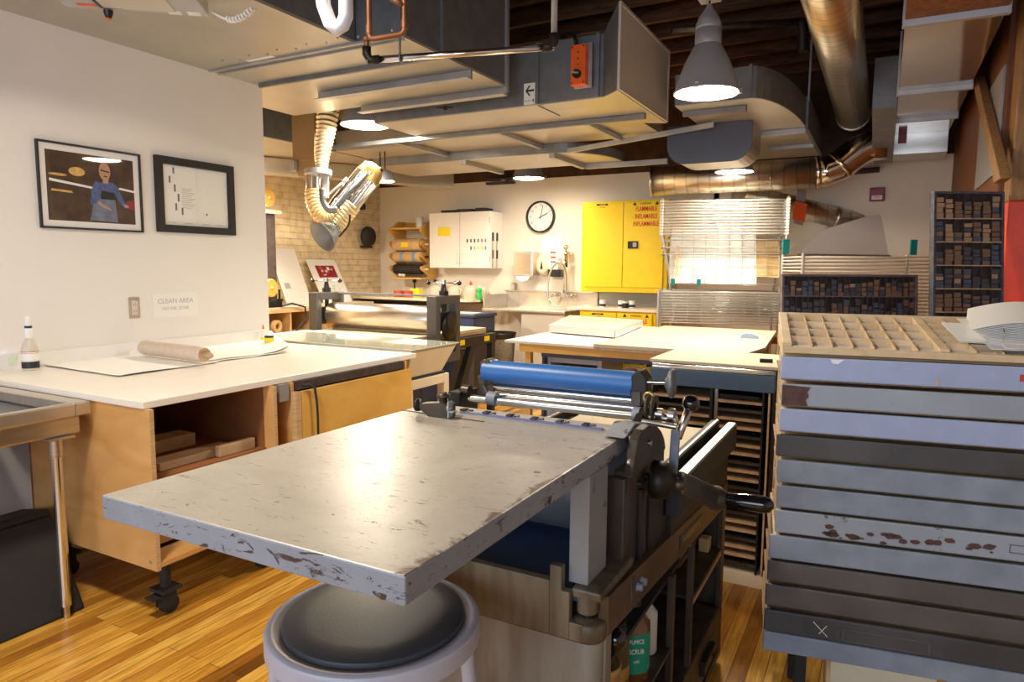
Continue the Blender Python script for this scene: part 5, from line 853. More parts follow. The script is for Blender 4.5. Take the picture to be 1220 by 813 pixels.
c = on_y(1045, 232, BY-.01); t = thing('fire_alarm', 'dark red fire alarm strobe on the back wall', 'alarm', c); link('housing', MB().box(c.x-.07, c.x+.07, BY-.05, BY-.001, c.z-.07, c.z+.07), 'darkred', t, .008); text('lettering', 'FIRE', .03, (c.x, BY-.0665, c.z-.033), (1, 0, 0), (0, 0, 1), 'red', t); link('strobe_lens', MB().box(c.x-.05, c.x+.05, BY-.065, BY-.05, c.z-.055, c.z-.01), 'white', t, .006); link('bezel', MB().box(c.x-.06, c.x+.06, BY-.055, BY-.049, c.z+.0, c.z+.05), 'darkred', t, .003)
c = on_y(1010, 205, BY-.02); a, b_ = on_y(992, 207, 8.15), on_y(1048, 202, 8.15); t = tag(link('wall_conduit', MB().tube([a, b_], .03, 8), 'darkwood'), 'dark conduit along the top of the back wall, right of the duct elbow', 'conduit')
a, b_ = on_y(846, 203, 8.1), on_y(880, 203, 8.1)
for i, px in enumerate((848, 862)): p = on_y(px, 233, 8.15); tag(link('wall_box', MB().box(p.x-.10, p.x+.10, 8.1, 8.195, p.z-.05, p.z+.05), 'white', bevel=.005), ['left white junction box peeking over the drying rack', 'right white junction box peeking over the drying rack'][i], 'box')

c = on_y(607, 343, 8.15); c = Vector((c.x+.06, 8.145, 1.1455)); t = thing('clear_cup', 'small clear plastic cup on the sink splashback ledge', 'cup', c); link('cup', MB().lathe([(.028, .001), (.036, .10), (.034, .10), (.027, .004)], c, (0, 0, 1), 20, caps=False), 'jar', t)
# ------------------------------------------------------------------ drying racks
def tray(parent, o, u, v, w_, d_, m_, tilt=0., nw=9):
    """one wire shelf: a frame with cross wires, in the rack's own directions"""
    m2 = MB(); r = .0065; V = (v*math.cos(tilt)+Vector((0, 0, math.sin(tilt))))
    def bar(a, b_, rad): m2.tube([a, b_], rad, 6)
    c = [o, o+u*w_, o+u*w_+V*d_, o+V*d_]
    for i in range(4): bar(c[i], c[(i+1) % 4], r)
    for i in range(1, nw): bar(o+u*(w_*i/nw), o+u*(w_*i/nw)+V*d_, .0022)
    for j in (.25, .5, .75): bar(o+V*(d_*j), o+u*w_+V*(d_*j), .0025)
    return link('wire_tray', m2, m_, parent)
rz = math.radians(14); u, v = Vector((math.cos(rz), math.sin(rz), 0)), Vector((-math.sin(rz), math.cos(rz), 0)); RD = 6.9
TLp = on_d(789, 240, RD); BRl = on_d(803, 347, RD); W_ = 1.19
t = thing('drying_rack', 'tall wire drying rack with cream upper trays and hanging white sheets', 'rack', (TLp.x+.5, TLp.y+.3, 0))
for s_ in (0, 1):
    o = TLp+u*(W_*s_); pts = [o+Vector((0, 0, .03)), o+Vector((0, 0, -.33)), o+u*((.09 if s_ == 0 else -.02))+Vector((0, 0, -.72))+v*.1, o+u*(.12 if s_ == 0 else -.04)+Vector((0, 0, -1.0))+v*.1]; pts.append(Vector((pts[-1].x, pts[-1].y, 0)))
    for q in (0, .5): link('upright', MB().tube([p+v*q for p in pts], .014, 8), 'wire', t)
zt = [z_at(TLp.x, TLp.y, y) for y in (240, 279)]
for i in range(12): tray(t, TLp+Vector((0, 0, zt[0]-TLp.z-(zt[0]-zt[1])*i/11)), u, v, W_, .52, 'wirew')
sp = MB()
for i in range(12):
    z = zt[0]-(zt[0]-zt[1])*i/11
    for s_ in (0, 1): sp.box(*(lambda p: (p.x-.016, p.x+.016, p.y-.016, p.y+.016))(TLp+u*(W_*s_)), z-.010, z+.010)
link('spring_hinges', sp, 'wirew', t)
for i in range(3): tray(t, TLp+Vector((0, 0, zt[1]-TLp.z-.06-.07*i))+v*.02, u, v, W_, .52, 'wire')
lo = TLp+u*.06+Vector((0, 0, -.82)); ov = v*.06; tray(t, lo-v*.05+u*.03, u, v, W_-.14, .72, 'wire', math.radians(62), 9); 
a = lo+u*.03; sh = MB(); V = v*math.cos(math.radians(62))+Vector((0, 0, math.sin(math.radians(62))))
for q in range(7): link('mesh_wire', MB().tube([a+V*(.1*q)-v*.06, a+u*(W_-.16)+V*(.1*q)-v*.06], .0018, 5), 'wire', t)
def hung(u0, u1, v0, v1, m_, lbl, off, wob):
    def fn(p, q): b_ = a+u*((u0+(u1-u0)*p)*(W_-.14))+V*((v0+(v1-v0)*q)*.68)+v*off; return b_+v*(wob*math.sin(7*p+2)*(1-q))+Vector((0, 0, wob*.5*math.sin(5*p)*(1-q)))
    g = MB(); g.grid(fn, 14, 8); g.grid(lambda p, q: Vector(fn(1-p, q))+v*.001, 14, 8); tag(link('hanging_sheet', g, m_), lbl, 'paper')
hung(.0, .80, .0, .97, 'paper', 'large white sheet draped behind the drying rack mesh', -.015, .02); hung(.78, 1.0, .12, .72, 'kraft', 'brown sheet at the right end of the drying rack mesh', .0, .01)
tag(link('wooden_stick', MB().obox(a+u*.06+V*.08-v*.09, u*.025, v*.02, V*.35), 'pine'), 'thin wooden stick leaning on the drying rack mesh', 'stick')
LB = on_d(784, 384, 6.6); zl = [z_at(LB.x, LB.y, y) for y in (348, 384)]
for i in range(12): tray(t, Vector((LB.x, LB.y, zl[0]-(zl[0]-zl[1])*i/11)), u, v, 1.20, .75, 'wire')
sp = MB()
for i in range(12):
    z = zl[0]-(zl[0]-zl[1])*i/11
    for s_ in (0, 1): p = Vector((LB.x, LB.y, z))+u*(1.2*s_); sp.cyl(p+Vector((0, 0, -.012)), p+Vector((0, 0, .012)), .014, seg=8)
link('spring_hinges', sp, 'wire', t)
for s_ in (0, 1):
    for q in (0, .72): p = Vector((LB.x, LB.y, 0))+u*(1.2*s_)+v*q; link('leg', MB().cyl(p, p+Vector((0, 0, zl[0]+.02)), .014, seg=10), 'wire', t)
for k, (q, m_, l) in enumerate(((.27, 'tealplastic', 'small teal clip at the rack middle'), (.02, 'tealplastic', 'teal clip at the left foot of the rack mesh'))): p = a+u*q+Vector((0, 0, -.02))-v*.1; tag(link('rack_clip', MB().obox(p, u*.04, v*.03, (0, 0, .07)), m_, bevel=.004), l, 'clip')
for k, (x, y, l) in enumerate(((848, 372, 'torn white paper scrap, left on the lower rack trays'), (910, 373, 'torn white paper scrap, right on the lower rack trays'))): p = on_d(x, y, 6.55); tag(link('paper_scrap', MB().sheet(lambda a_, b_, p=p: p+u*(.09*a_)+v*(.07*b_)+Vector((0, 0, .012*math.sin(6*a_)+.02*(1-a_)+.01)), 6, 4, .001), 'paper'), l, 'paper')
# second rack, behind the wood type cases
u2, v2 = Vector((math.cos(math.radians(24)), math.sin(math.radians(24)), 0)), Vector((-math.sin(math.radians(24)), math.cos(math.radians(24)), 0)); RB = on_d(957, 306, 5.9); W2 = 1.12
t = thing('drying_rack', 'wide grey drying rack behind the wooden type cases, under the silver hood', 'rack', (RB.x+.4, RB.y+.3, 0))
z1 = RB.z; 
for i in range(22): tray(t, Vector((RB.x, RB.y, z1-.031*i)), u2, v2, W2, .55, 'wirew')
sp = MB()
for i in range(22): p = Vector((RB.x, RB.y, z1-.031*i)); sp.cyl(p+Vector((0, 0, -.012)), p+Vector((0, 0, .012)), .014, seg=8)
link('spring_hinges', sp, 'wirew', t)
for s_ in (0, 1):
    for q in (0, .55): p = Vector((RB.x, RB.y, 0))+u2*(W2*s_)+v2*q; link('leg', MB().cyl(p, p+Vector((0, 0, z1+.03)), .014, seg=10), 'wire', t)
for k, q in enumerate((0.0, 1.02)): p = Vector((RB.x, RB.y, z1+.03))+u2*(W2*q-.02)+v2*.5; link('corner_post', MB().obox(p, u2*.06, v2*.02, (0, 0, .14)), 'tealplastic', t, .003)
# ------------------------------------------------------------------ middle table
TB = 1.0; t = thing('work_table', 'large middle table with two pale board tops over a wooden frame', 'table', (-1.4, 4.5, 0))
fy = 3.80; link('top_board', MB().prism([(-2.075, fy-.02, TB-.022), (-1.42, fy-.06, TB-.022), (-1.42, 5.25, TB-.022), (-2.06, 5.25, TB-.022)], (0, 0, .016)), 'whitetop', t, .002)
link('top_board', MB().prism([(-1.45, fy-.09, TB-.008), (-.60, fy-.09, TB-.008), (-.555, fy+.25, TB-.008), (-.64, 5.2, TB-.008), (-1.45, 5.2, TB-.008)], (0, 0, .02)), 'creamboard', t, .002)
link('board_edge', MB().prism([(-1.45, fy-.085, TB-.024), (-.605, fy-.085, TB-.024), (-.56, fy+.25, TB-.024), (-.645, 5.19, TB-.024), (-1.45, 5.19, TB-.024)], (0, 0, .0155)), 'rollwood', t)
link('frame_rail', MB().box(-1.98, -.66, fy, fy+.04, TB-.075, TB-.0245).box(-1.98, -1.94, fy+.04, 5.2, TB-.075, TB-.0245).box(-.70, -.66, fy+.04, 5.1, TB-.075, TB-.0245).box(-1.94, -.62, 5.1, 5.14, TB-.075, TB-.0245), 'yply', t, .002)
link('lower_rail', MB().box(-1.85, -.62, fy+.05, fy+.07, TB-.105, TB-.075), 'bluegrey', t)
for x in (-1.96, -.68):
    for y in (fy+.1, 5.0): link('leg', MB().box(x-.02, x+.02, y-.02, y+.02, 0, TB-.075), 'yply', t, .002)
c = on_z(895, 402, TB+.012); t2 = thing('tape_dispenser', 'pale blue tape dispenser on the right of the middle table', 'dispenser', c); p0 = on_z(882, 403, TB+.012); du = (on_z(904, 404, TB+.012)-p0); dv = Vector((-du.y, du.x, 0)).normalized()
pr = [p0, p0+du, p0+du*.95+Vector((0, 0, .015)), p0+du*.6+Vector((0, 0, .03)), p0+du*.3+Vector((0, 0, .033)), p0+du*.05+Vector((0, 0, .022))]; link('body', MB().prism(pr, dv*.035), mat('pale_blue_plastic', (.30, .40, .62), .4), t2, .003); link('tape', MB().cyl(p0+du*.4+dv*.006+Vector((0, 0, .018)), p0+du*.4+dv*.028+Vector((0, 0, .018)), .022), 'white', t2)
q = [on_z(*p, TB) for p in ((654, 396), (733.5, 403), (766, 389), (679, 383))]
bx = thing('white_box', 'flat white cardboard box lying on the middle table', 'box', (q[0]+q[2])/2); h = Vector((0, 0, .047)); f_ = MB().hexa([p+Vector((0, 0, .001+.0)) for p in q]+[p+h for p in q]); link('tray', f_, 'white', bx, .004); q2 = [(q[0]+q[2])/2+(p-(q[0]+q[2])/2)*1.012 for p in q]; link('lid', MB().hexa([p+h*.93+Vector((0, 0, .0)) for p in q2]+[p+h+Vector((0, 0, .004)) for p in q2]), 'cream', bx, .002); e = (q[1]-q[0]); link('corner_tape', MB().obox(q[1]-e*.012+Vector((0, -.003, .004)), e*.006, (0, .002, 0), (0, 0, .04)), 'ink', bx)
# printer-like box with an open slot under the table
x0, x1 = on_y(651, 430, 4.05).x, on_y(717, 430, 4.05).x; zt = on_y(660, 421, 4.05).z; t = thing('slotted_cabinet', 'light grey metal box with an open slot holding paper under the middle table', 'cabinet', ((x0+x1)/2, 4.3, 0)); f_ = MB(); f_.box(x0, x0+.03, 4.05, 4.5, .1, zt).box(x1-.03, x1, 4.05, 4.5, .1, zt).box(x0+.03, x1-.03, 4.05, 4.5, zt-.06, zt).box(x0+.03, x1-.03, 4.05, 4.5, .1, zt-.22).box(x0+.03, x1-.03, 4.47, 4.5, zt-.22, zt-.06); link('casing', f_, 'grey', t, .003); link('base', MB().box(x0+.03, x1-.03, 4.1, 4.45, 0, .1), 'blackm', t); link('tray', MB().box(x0+.05, x1-.06, 4.04, 4.44, zt-.13, zt-.105), 'filter', t, .003); link('slot_lining', MB().box(x0+.031, x1-.031, 4.44, 4.469, zt-.215, zt-.065), 'black', t); link('front_drawer', MB().box(x0+.035, x1-.035, 4.03, 4.049, .14, zt-.26), 'lightblue', t, .004)
t = thing('dark_side_cabinet', 'dark blue-grey cabinet at the left end under the middle table', 'cabinet', (-1.75, 4.5, 0)); link('body', MB().box(-1.90, x0-.01, 4.0, 4.8, 0, TB-.11), 'bluegrey', t, .004)
c = on_z(738, 474, .45); t = tag(link('green_crate', MB().box(-1.02, -.86, 3.62, 3.78, .0, .60), 'green', bevel=.006), 'dark green box between the press and the blue galley cabinet', 'box')
# ------------------------------------------------------------------ blue galley cabinet
GX0, GX1, GY0, GY1, GT = -.945, -.385, 3.16, 3.66, .985
t = thing('galley_cabinet', 'slate-blue galley cabinet with two columns of open slide racks', 'cabinet', ((GX0+GX1)/2, 3.4, 0))
link('blue_top', MB().box(GX0, GX1, GY0, GY1, .905, GT), 'bluepaint', t, .005); link('plinth', MB().box(GX0+.0, GX1, GY0+.01, GY1, 0, .065), 'cream', t, .003); link('back_panel', MB().box(GX0, GX1, GY1-.02, GY1, .065, .905), 'blackm', t)
xm = -.645
for x, m_ in ((GX0, 'steel'), (xm-.018, 'iron'), (xm+.004, 'steel'), (GX1-.05, 'iron'), (GX1-.025, 'rollwood'), (GX1-.008, 'iron')): link('upright', MB().box(x, x+(.014 if x < GX1-.1 else .008), GY0, GY1-.02, .065, .905), m_, t, .001)
for a, b_ in ((GX0+.014, xm-.018), (xm+.018, GX1-.05)):
    for i in range(20):
        z = .10+i*.0395; link('slide_runner', MB().box(a, b_, GY0+.012, GY0+.40, z, z+.007).box(a, b_, GY0+.006, GY0+.012, z-.004, z+.009), 'rollwood' if i % 3 else 'ironl', t)
t2 = thing('pale_board', 'pale board with metal galley edges on the blue galley cabinet', 'board', (-.66, 3.4, GT)); link('board', MB().box(GX0-.01, GX1+.01, GY0+.02, GY1, GT+.022, GT+.036), 'creamboard', t2, .002); link('galley_edge', MB().box(GX0+.01, GX1, GY0+.0, GY1-.02, GT+.001, GT+.006).box(GX0+.01, GX1, GY0+.0, GY0+.008, GT+.006, GT+.02), 'chrome', t2, .001); link('dark_filler', MB().box(GX0+.03, GX1-.02, GY0+.02, GY1-.03, GT+.0062, GT+.0218), 'olivejar', t2)
p = on_z(912, 430, GT+.045); tag(link('black_cylinder', MB().cyl(p+Vector((-.025, 0, .0)), p+Vector((.03, .01, 0)), .009), 'black'), 'small black rod lying on the pale board', 'rod')
tag(link('galley_tray', MB().box(xm+.03, GX1-.06, GY0-.02, GY0+.38, .874, .879).box(xm+.03, GX1-.06, GY0-.02, GY0-.014, .879, .889), 'chrome'), 'bright metal galley sticking out at the top of the right column', 'galley')
# ------------------------------------------------------------------ the proof press
FX0, FX1, FY0, FY1, FZ, FT = -1.105, -.491, .646, 1.492, 1.075, .040
t = press = thing('proof_press', 'large old proof press with a chipped grey feed board and blue ink roller', 'press', (-.8, 1.9, 0))
fb = MB().hexa([(FX0, FY0, FZ-FT), (FX1, FY0, FZ-FT), (FX1, FY1, FZ-FT), (FX0+.02, FY1, FZ-FT), (FX0, FY0, FZ), (FX1, FY0, FZ), (FX1, FY1, FZ), (FX0+.02, FY1, FZ)])
fb.mi = [1, 0, 1, 1, 1, 1]; f = link('feed_board', fb, ['feedtop', 'feedside'], t, .003)
# feed guide on the board
g = on_z(527, 497, FZ); g.z = FZ; dx, dy = Vector((1, 0, 0)), Vector((0, 1, 0))
s0, s1 = on_z(478, 489, FZ+.0006), on_z(576, 503, FZ+.0006); sd = (s1-s0); link('guide_slot', MB().obox(s0, sd, Vector((-sd.y, sd.x, 0)).normalized()*.005, (0, 0, .0006)), 'ink', f)
gd = link('guide_block', MB().prism([g+Vector((-.035, -.015, .001)), g+Vector((.028, -.015, .001)), g+Vector((.028, -.015, .036)), g+Vector((-.012, -.015, .036)), g+Vector((-.06, -.015, .030)), g+Vector((-.06, -.015, .016))], (0, .034, 0)), 'ironl', t, .002)
link('guide_knob', MB().lathe([(.006, 0), (.006, .01), (.016, .011), (.017, .018), (.013, .022)], g+Vector((-.06, .002, .023)), (-1, 0, 0), 20), 'iron', gd)
link('top_knob', MB().lathe([(.011, 0), (.011, .012), (.017, .013), (.017, .021), (.010, .023), (.010, .026)], g+Vector((.0, .005, .036)), (0, 0, 1), 20), 'ironl', gd)
link('side_bracket', MB().box(g.x+.029, g.x+.033, g.y-.022, g.y-.002, FZ+.004, FZ+.045).box(g.x+.033, g.x+.045, g.y-.022, g.y-.002, FZ+.018, FZ+.022).cyl((g.x+.024, g.y-.012, FZ+.027), (g.x+.036, g.y-.012, FZ+.027), .006), 'angle', gd, .001)
# gripper strip along the far edge of the board
link('blue_strip', MB().box(-.94, FX1-.06, FY1-.018, FY1-.004, FZ+.0005, FZ+.003), mat('blue_gauge_strip', (.17, .20, .42), .5), f)
gb = link('gripper_bar', MB().box(FX0+.06, FX1-.04, FY1+.004, FY1+.05, FZ-.03, FZ+.001), 'filter', t, .003)
for i in range(6): x = FX0+.16+i*.068; link('gripper', MB().obox((x, FY1-.01, FZ+.004), (.014, 0, 0), (0, .022, 0), (0, 0, .004)).cyl((x+.016, FY1+.012, FZ+.002), (x+.026, FY1+.012, FZ+.002), .004), 'ironl', gb)
cg = MB()
def guard(u, v_): an = PI*.5*v_; return Vector((FX0+.0+.10*u, FY1+.005+.10*math.sin(an), FZ-.005-.09*(1-math.cos(an))+.012*math.sin(PI*u)))
cg.sheet(guard, 6, 10, .003); link('cylinder_guard', cg, 'grey', t)
link('impression_cylinder', MB().cyl((FX0+.06, FY1+.09, FZ-.16), (FX1-.01, FY1+.09, FZ-.16), .125, seg=40), 'galvd', t)
# end frames carrying everything
def pxs(pts, X): return [on_x(px, py, X) for px, py in pts]
ck = link('cheek_plate', MB().prism(pxs([(741, 568), (745, 549), (749, 524), (755, 511), (763, 505), (772, 506), (778, 513), (781.5, 522), (783, 533), (779, 541), (768, 545), (762, 552), (755, 558)], -.470), (.022, 0, 0)), 'olive', t, .003)
hl = MB()
for p in pxs([(748, 551), (773, 528)], -.447): hl.cyl(p, p+Vector((.006, 0, 0)), .007, seg=12)
link('bolt_heads', hl, 'steel', ck)
link('board_corner', MB().prism(pxs([(744, 523), (757, 504), (772, 504), (765, 513), (752, 520)], -.474), (-.05, .0, 0)), 'feedside', t, .003)
# body: hollow base with the blue-lined tray
BX0, BX1, B0, B1 = -1.06, -.452, 1.22, 2.50
def zf(px, py): return on_y(px, py, B0).z
bt, bb = .816, .700
fp = link('front_band', MB().box(BX0, -.562, B0, B0+.02, bb, bt).prism([(-.562, B0, bb), (-.518, B0, bb), (-.518, B0, .800), (-.536, B0, .800), (-.536, B0, .850), (-.562, B0, .850)], (0, .02, 0)).box(-.518, -.487, B0, B0+.02, bb, .738), 'band', t, .002)
link('rounded_corner', MB().lathe([(.034, 0), (.036, .004), (.036, .034), (.031, .039), (.0001, .039)], (-.487, B0+.036, bb), (0, 0, 1), 28), 'band', t)
link('corner_recess', MB().box(-.530, -.476, B0+.045, B0+.05, .735, .80), 'black', t)
link('front_panel', MB().box(BX0, -.487, B0+.006, B0+.02, .02, bb-.004).cyl((-.487, B0+.036, .02), (-.487, B0+.036, bb-.004), .030, seg=24), 'panelgrey', t)
tr = link('ink_tray', MB().box(BX0+.02, -.49, B0+.021, 1.72, .775, .785).box(BX0+.02, -.49, 1.70, 1.72, .785, .90), 'navycloth', t)
link('tray_rod', MB().tube([(BX0+.03, 1.66, .83), (-.50, 1.66, .83)], .012, 12), 'steel', t)
tag(link('folded_sheet', MB().sheet(lambda u, v_: Vector((-.86+.30*u, 1.57+.07*v_, .787+.02*v_)), 6, 4, .001), mat('pale_blue_sheet', (.55, .62, .85), .7)), 'pale blue sheet lying in the dark tray under the feed board', 'paper')
link('feed_post', MB().box(-.534, -.491, 1.252, 1.358, .806, FZ-FT-.0005), 'post', t, .003); link('post_base', MB().box(-.520, -.455, 1.232, 1.44, .785, .806).cyl((-.490, 1.252, .755), (-.490, 1.252, .80), .022, seg=20), 'band', t, .006)
link('foot_bolt', MB().cyl((-.490, 1.252, .742), (-.490, 1.252, .757), .012, seg=10), 'iron', t)
sp = link('side_plate', MB().box(-.505, -.470, 1.43, 1.72, .70, 1.0), 'olive', t, .004); link('plate_edge', MB().box(-.520, -.470, 1.405, 1.43, .70, .99), 'ironl', sp, .003); link('plate_rib', MB().box(-.470, -.460, 1.50, 1.52, .72, .94).box(-.470, -.463, 1.58, 1.70, .75, .90), 'iron', sp, .002)
bh = MB()
for y, z in ((1.50, .955), (1.56, .955), (1.46, .76)): bh.cyl((-.470, y, z), (-.458, y, z), .009, seg=12)
link('bolt_heads', bh, 'iron', sp)
link('side_ledge', MB().hexa([(-.472, 1.26, .705), (-.448, 1.26, .705), (-.448, B1, .60), (-.472, B1, .60), (-.472, 1.26, .79), (-.448, 1.26, .79), (-.448, B1, .685), (-.472, B1, .685)]), 'ledge', t, .003)
text('maker_plate_lettering', 'VANDERCOOK', .030, (-.4455, 1.95, .690), (0, 1, -.085), (0, .085, 1), 'gold', link('maker_plate', MB().hexa([(-.449, 1.82, .683), (-.4462, 1.82, .683), (-.4462, 2.08, .661), (-.449, 2.08, .661), (-.449, 1.82, .721), (-.4462, 1.82, .721), (-.4462, 2.08, .699), (-.449, 2.08, .699)]), 'black', t))
link('drip_bracket', MB().box(-.47, -.445, 1.40, 1.425, .705, .77), 'ironl', t, .003)
for y in (1.445, 1.475): link('lock_button', MB().cyl((-.450, y, .735), (-.435, y, .735), .011, .008, 12), 'casegrey', t)
# shelf cabinet of the base, open to the right
link('base_shelf', MB().box(BX0, BX1, B0+.06, B1, .03, .06), 'olive', t); link('base_back', MB().box(-.80, -.785, B0+.06, B1, .06, .60), 'blackm', t); link('upper_floor', MB().box(BX0, -.475, B0+.06, B1, .588, .60), 'blackm', t)
link('rear_panel', MB().box(BX0, BX1, B1-.02, B1, .06, .64), 'olive', t)
for y in (1.80, 2.02): link('stile', MB().box(-.470, BX1, y-.012, y+.012, .06, .615), 'olive', t, .002)
link('end_stile', MB().box(-.470, BX1, 2.45, 2.479, .06, .62), 'olive', t, .002); link('near_stile', MB().box(-.475, BX1-.002, 1.262, 1.30, .06, .70), 'panelgrey', t, .003)
link('shelf', MB().box(-.785, BX1-.003, 1.30, 1.79, .40, .41), 'olive', t); link('shelf', MB().box(-.785, BX1-.003, 2.032, 2.45, .44, .45), 'olive', t); link('shelf_lip', MB().box(-.470, BX1-.001, 2.032, 2.45, .425, .44), 'rollwood', t)
dr = link('drawer', MB().box(-.785, BX1+.002, 1.32, 2.44, .08, .235), 'olive', t, .004); link('drawer_handle', MB().box(-.450, -.430, 2.15, 2.30, .165, .18).box(-.452, -.434, 2.15, 2.165, .13, .17).box(-.452, -.434, 2.285, 2.30, .13, .17), 'iron', dr, .003)
# bed and rails
link('bed', MB().box(-1.08, -.50, 1.72, B1, .80, .858), 'ironl', t, .003); lab(link('bed_board', MB().box(-1.02, -.535, 1.74, B1-.02, .859, .874), 'creamboard', t, .002), 'cream board covering the press bed')
for x0, x1, z in ((-.528, -.498, .892), (-.470, -.436, .886), (-1.09, -1.06, .892)): r_ = link('rail', MB().box(x0, x1, 1.74, B1+.06, .80, z), 'blackm', t, .002); link('rail_top', MB().box(x0+(.004 if x0 > -.5 else .018), x1-.004, 1.742, B1+.06, z, z+.004), 'steel', r_)
link('rail_channel', MB().box(-.496, -.472, 1.74, B1+.04, .80, .845), 'iron', t)
link('side_skirt', MB().box(-.466, -.452, 1.74, B1, .665, .80), 'iron', t, .002); link('rail_end_cap', MB().box(-.475, -.44, B1+.03, B1+.09, .79, .85), 'ironl', t, .006)
# crank
hb = on_x(785, 572, -.44); link('crank_hub', MB().lathe([(.030, -.02), (.045, -.015), (.046, .012), (.036, .028), (.022, .034), (.02, .05)], hb, (1, 0, 0), 30), 'iron', t); link('hub_nut', MB().sphere(hb+Vector((.050, -.01, .0)), .017, 16), 'ironl', t)
h1 = on_d(856, 594, 1.76); arm = MB(); A = hb+Vector((.05, 0, 0)); dv = (h1-A); up = Vector((0, 0, 1)); side_ = dv.cross(up).normalized()
arm.hexa([A-up*.028-side_*.012, A-up*.028+side_*.012, h1-up*.034+side_*.012, h1-up*.034-side_*.012, A+up*.030-side_*.012, A+up*.030+side_*.012, h1+up*.026+side_*.012, h1+up*.026-side_*.012]); link('crank_arm', arm, 'ironl', t, .008)
h2 = on_d(921, 603, 1.70); hd_ = (h2-h1).normalized(); L_ = (h2-h1).length; link('crank_collar', MB().lathe([(.030, -.02), (.032, .0), (.020, .02)], h1, hd_, 22), 'olive', t); lab(link('crank_handle', MB().lathe([(.012, .01), (.017, .025), (.021, L_*.5), (.0225, L_*.8), (.018, L_*.95), (.006, L_+.002)], h1, hd_, 24), 'ebony', t), 'glossy black crank handle')
# lever with black ball
l0, l1 = on_x(801, 574, -.425), on_x(805, 517, -.425); lv = link('throw_lever', MB().obox(l0-Vector((.011, .006, 0)), (.022, 0, 0), (0, .012, 0), l1-l0+Vector((0, 0, .01))), 'casegrey', t, .003); kb = on_d(823, 481, 1.72); link('lever_rod', MB().tube([l1+Vector((.006, 0, -.01)), kb], .010, 10), 'steel', lv); lab(link('lever_ball', MB().sphere(kb, .0215, 22), 'ebony', lv), 'glossy black ball knob')
# inking carriage
def W(x, y, Y=1.68): return on_y(x, y, Y)
def rod(nm, pa, pb, r, m_, par, Y=1.68, seg=20): return link(nm, MB().cyl(W(*pa, Y), W(*pb, Y), r, seg=seg), m_, par)
ra, rb = W(579, 444), W(757, 455); ra.z = rb.z = (ra.z+rb.z)/2; r0 = .0315
br_ = lab(link('blue_roller', MB().cyl(ra, rb, r0, seg=36), 'rubberblue', t), 'blue rubber ink roller')
link('roller_core', MB().cyl(ra-Vector((.012, 0, 0)), rb+Vector((.012, 0, 0)), .012), 'steel', br_); link('end_disc', MB().cyl(rb, rb+Vector((.003, 0, 0)), r0-.003, seg=30), 'black', br_)
rod('steel_roller', (590, 461), (757, 477), .0135, 'chrome', t, 1.70); rod('steel_roller', (592, 471), (757, 486), .009, 'chrome', t, 1.66); rod('oscillator_rod', (560, 475), (806, 500), .011, 'steel', t, 1.63)
def br(nm, pts, Y, th, m_): return link(nm, MB().prism([on_y(x, y, Y) for x, y in pts], (0, th, 0)), m_, t, .004)
br('roller_bracket', [(571, 432), (577, 428), (584, 431), (583, 438), (578, 446), (571, 444)], 1.66, .05, 'ironl'); br('roller_bracket', [(568, 449), (574, 445), (580, 450), (577, 460), (582, 470), (578, 477), (567, 473), (570, 462)], 1.66, .04, 'ironl')
br('end_bracket', [(752, 447), (762, 441), (770, 452), (771, 478), (764, 487), (752, 484), (750, 466)], 1.65, .05, 'iron'); link('bracket_face', MB().prism([on_y(x, y, 1.648) for x, y in [(753, 467), (763, 467), (763, 484), (753, 484)]], (0, -.003, 0)), 'ironl', t)
br('stand_left', [(543, 468), (548, 461), (556, 463), (557, 472), (552, 478), (547, 480), (543, 478)], 1.64, .03, 'iron'); link('stand_cap', MB().cyl(W(552, 465, 1.63), W(560, 466, 1.63), .016), 'ironl', t)
link('collar', MB().cyl(W(582, 474, 1.63), W(592, 476, 1.63), .019), 'casegrey', t); link('collar', MB().cyl(W(755, 494, 1.63), W(763, 495, 1.63), .020), 'casegrey', t)
br('left_foot', [(578, 476), (590, 478), (588, 486), (580, 484)], 1.63, .02, 'iron')
for x in (771, 778): link('gear_ring', MB().lathe([(.012, 0), (.030, 0), (.030, .006), (.012, .006)], W(x, 485, 1.63), (1, 0, 0), 24, caps=False), 'olive', t)
link('screw_collar', MB().cyl(W(782, 493, 1.62), W(790, 494, 1.62), .014).cyl(W(797, 495, 1.62), W(804, 496, 1.62), .018), 'steel', t); link('eye_bolt', MB().torus(W(773, 474, 1.63), (0, 1, 0), .012, .004, 16, 8), 'gold', t)
link('carriage_bar', MB().cyl(W(765, 502, 1.58), W(806, 509, 1.58), .007), 'steel', t)
sh = rod('wheel_shaft', (762, 455), (794, 456), .0055, 'chrome', t, 1.66); wc = W(800, 457, 1.66); lab(link('hand_wheel', MB().lathe([(.010, -.016), (.014, -.012), (.030, -.006), (.037, .0), (.036, .006), (.028, .010), (.0001, .012)], wc, (1, .12, 0), 32), 'galvd', t), 'round grey hand wheel')
lab(link('red_cap', MB().lathe([(.013, -.02), (.016, -.015), (.016, .01), (.011, .016)], W(752, 445, 1.76), (1, .1, 0), 20), 'rust', t), 'brown-red cap behind the blue roller')
link('rear_fork', MB().box(-.53, -.50, 1.62, 1.72, .88, .915), 'iron', t, .003); link('left_column', MB().box(-1.06, -1.02, 1.60, 1.70, .70, 1.10), 'iron', t, .003); link('right_column', MB().prism(pxs([(762, 505), (770, 486), (776, 486), (779, 520), (775, 560), (767, 560)], -.495), (-.02, 0, 0)), 'iron', t, .003)
link('left_side', MB().box(BX0-.012, BX0, B0+.05, B1, .02, .80), 'olive', t)
link('roller_carriage', MB().box(-1.02, -.50, 1.66, 1.72, .90, .93), 'iron', t)
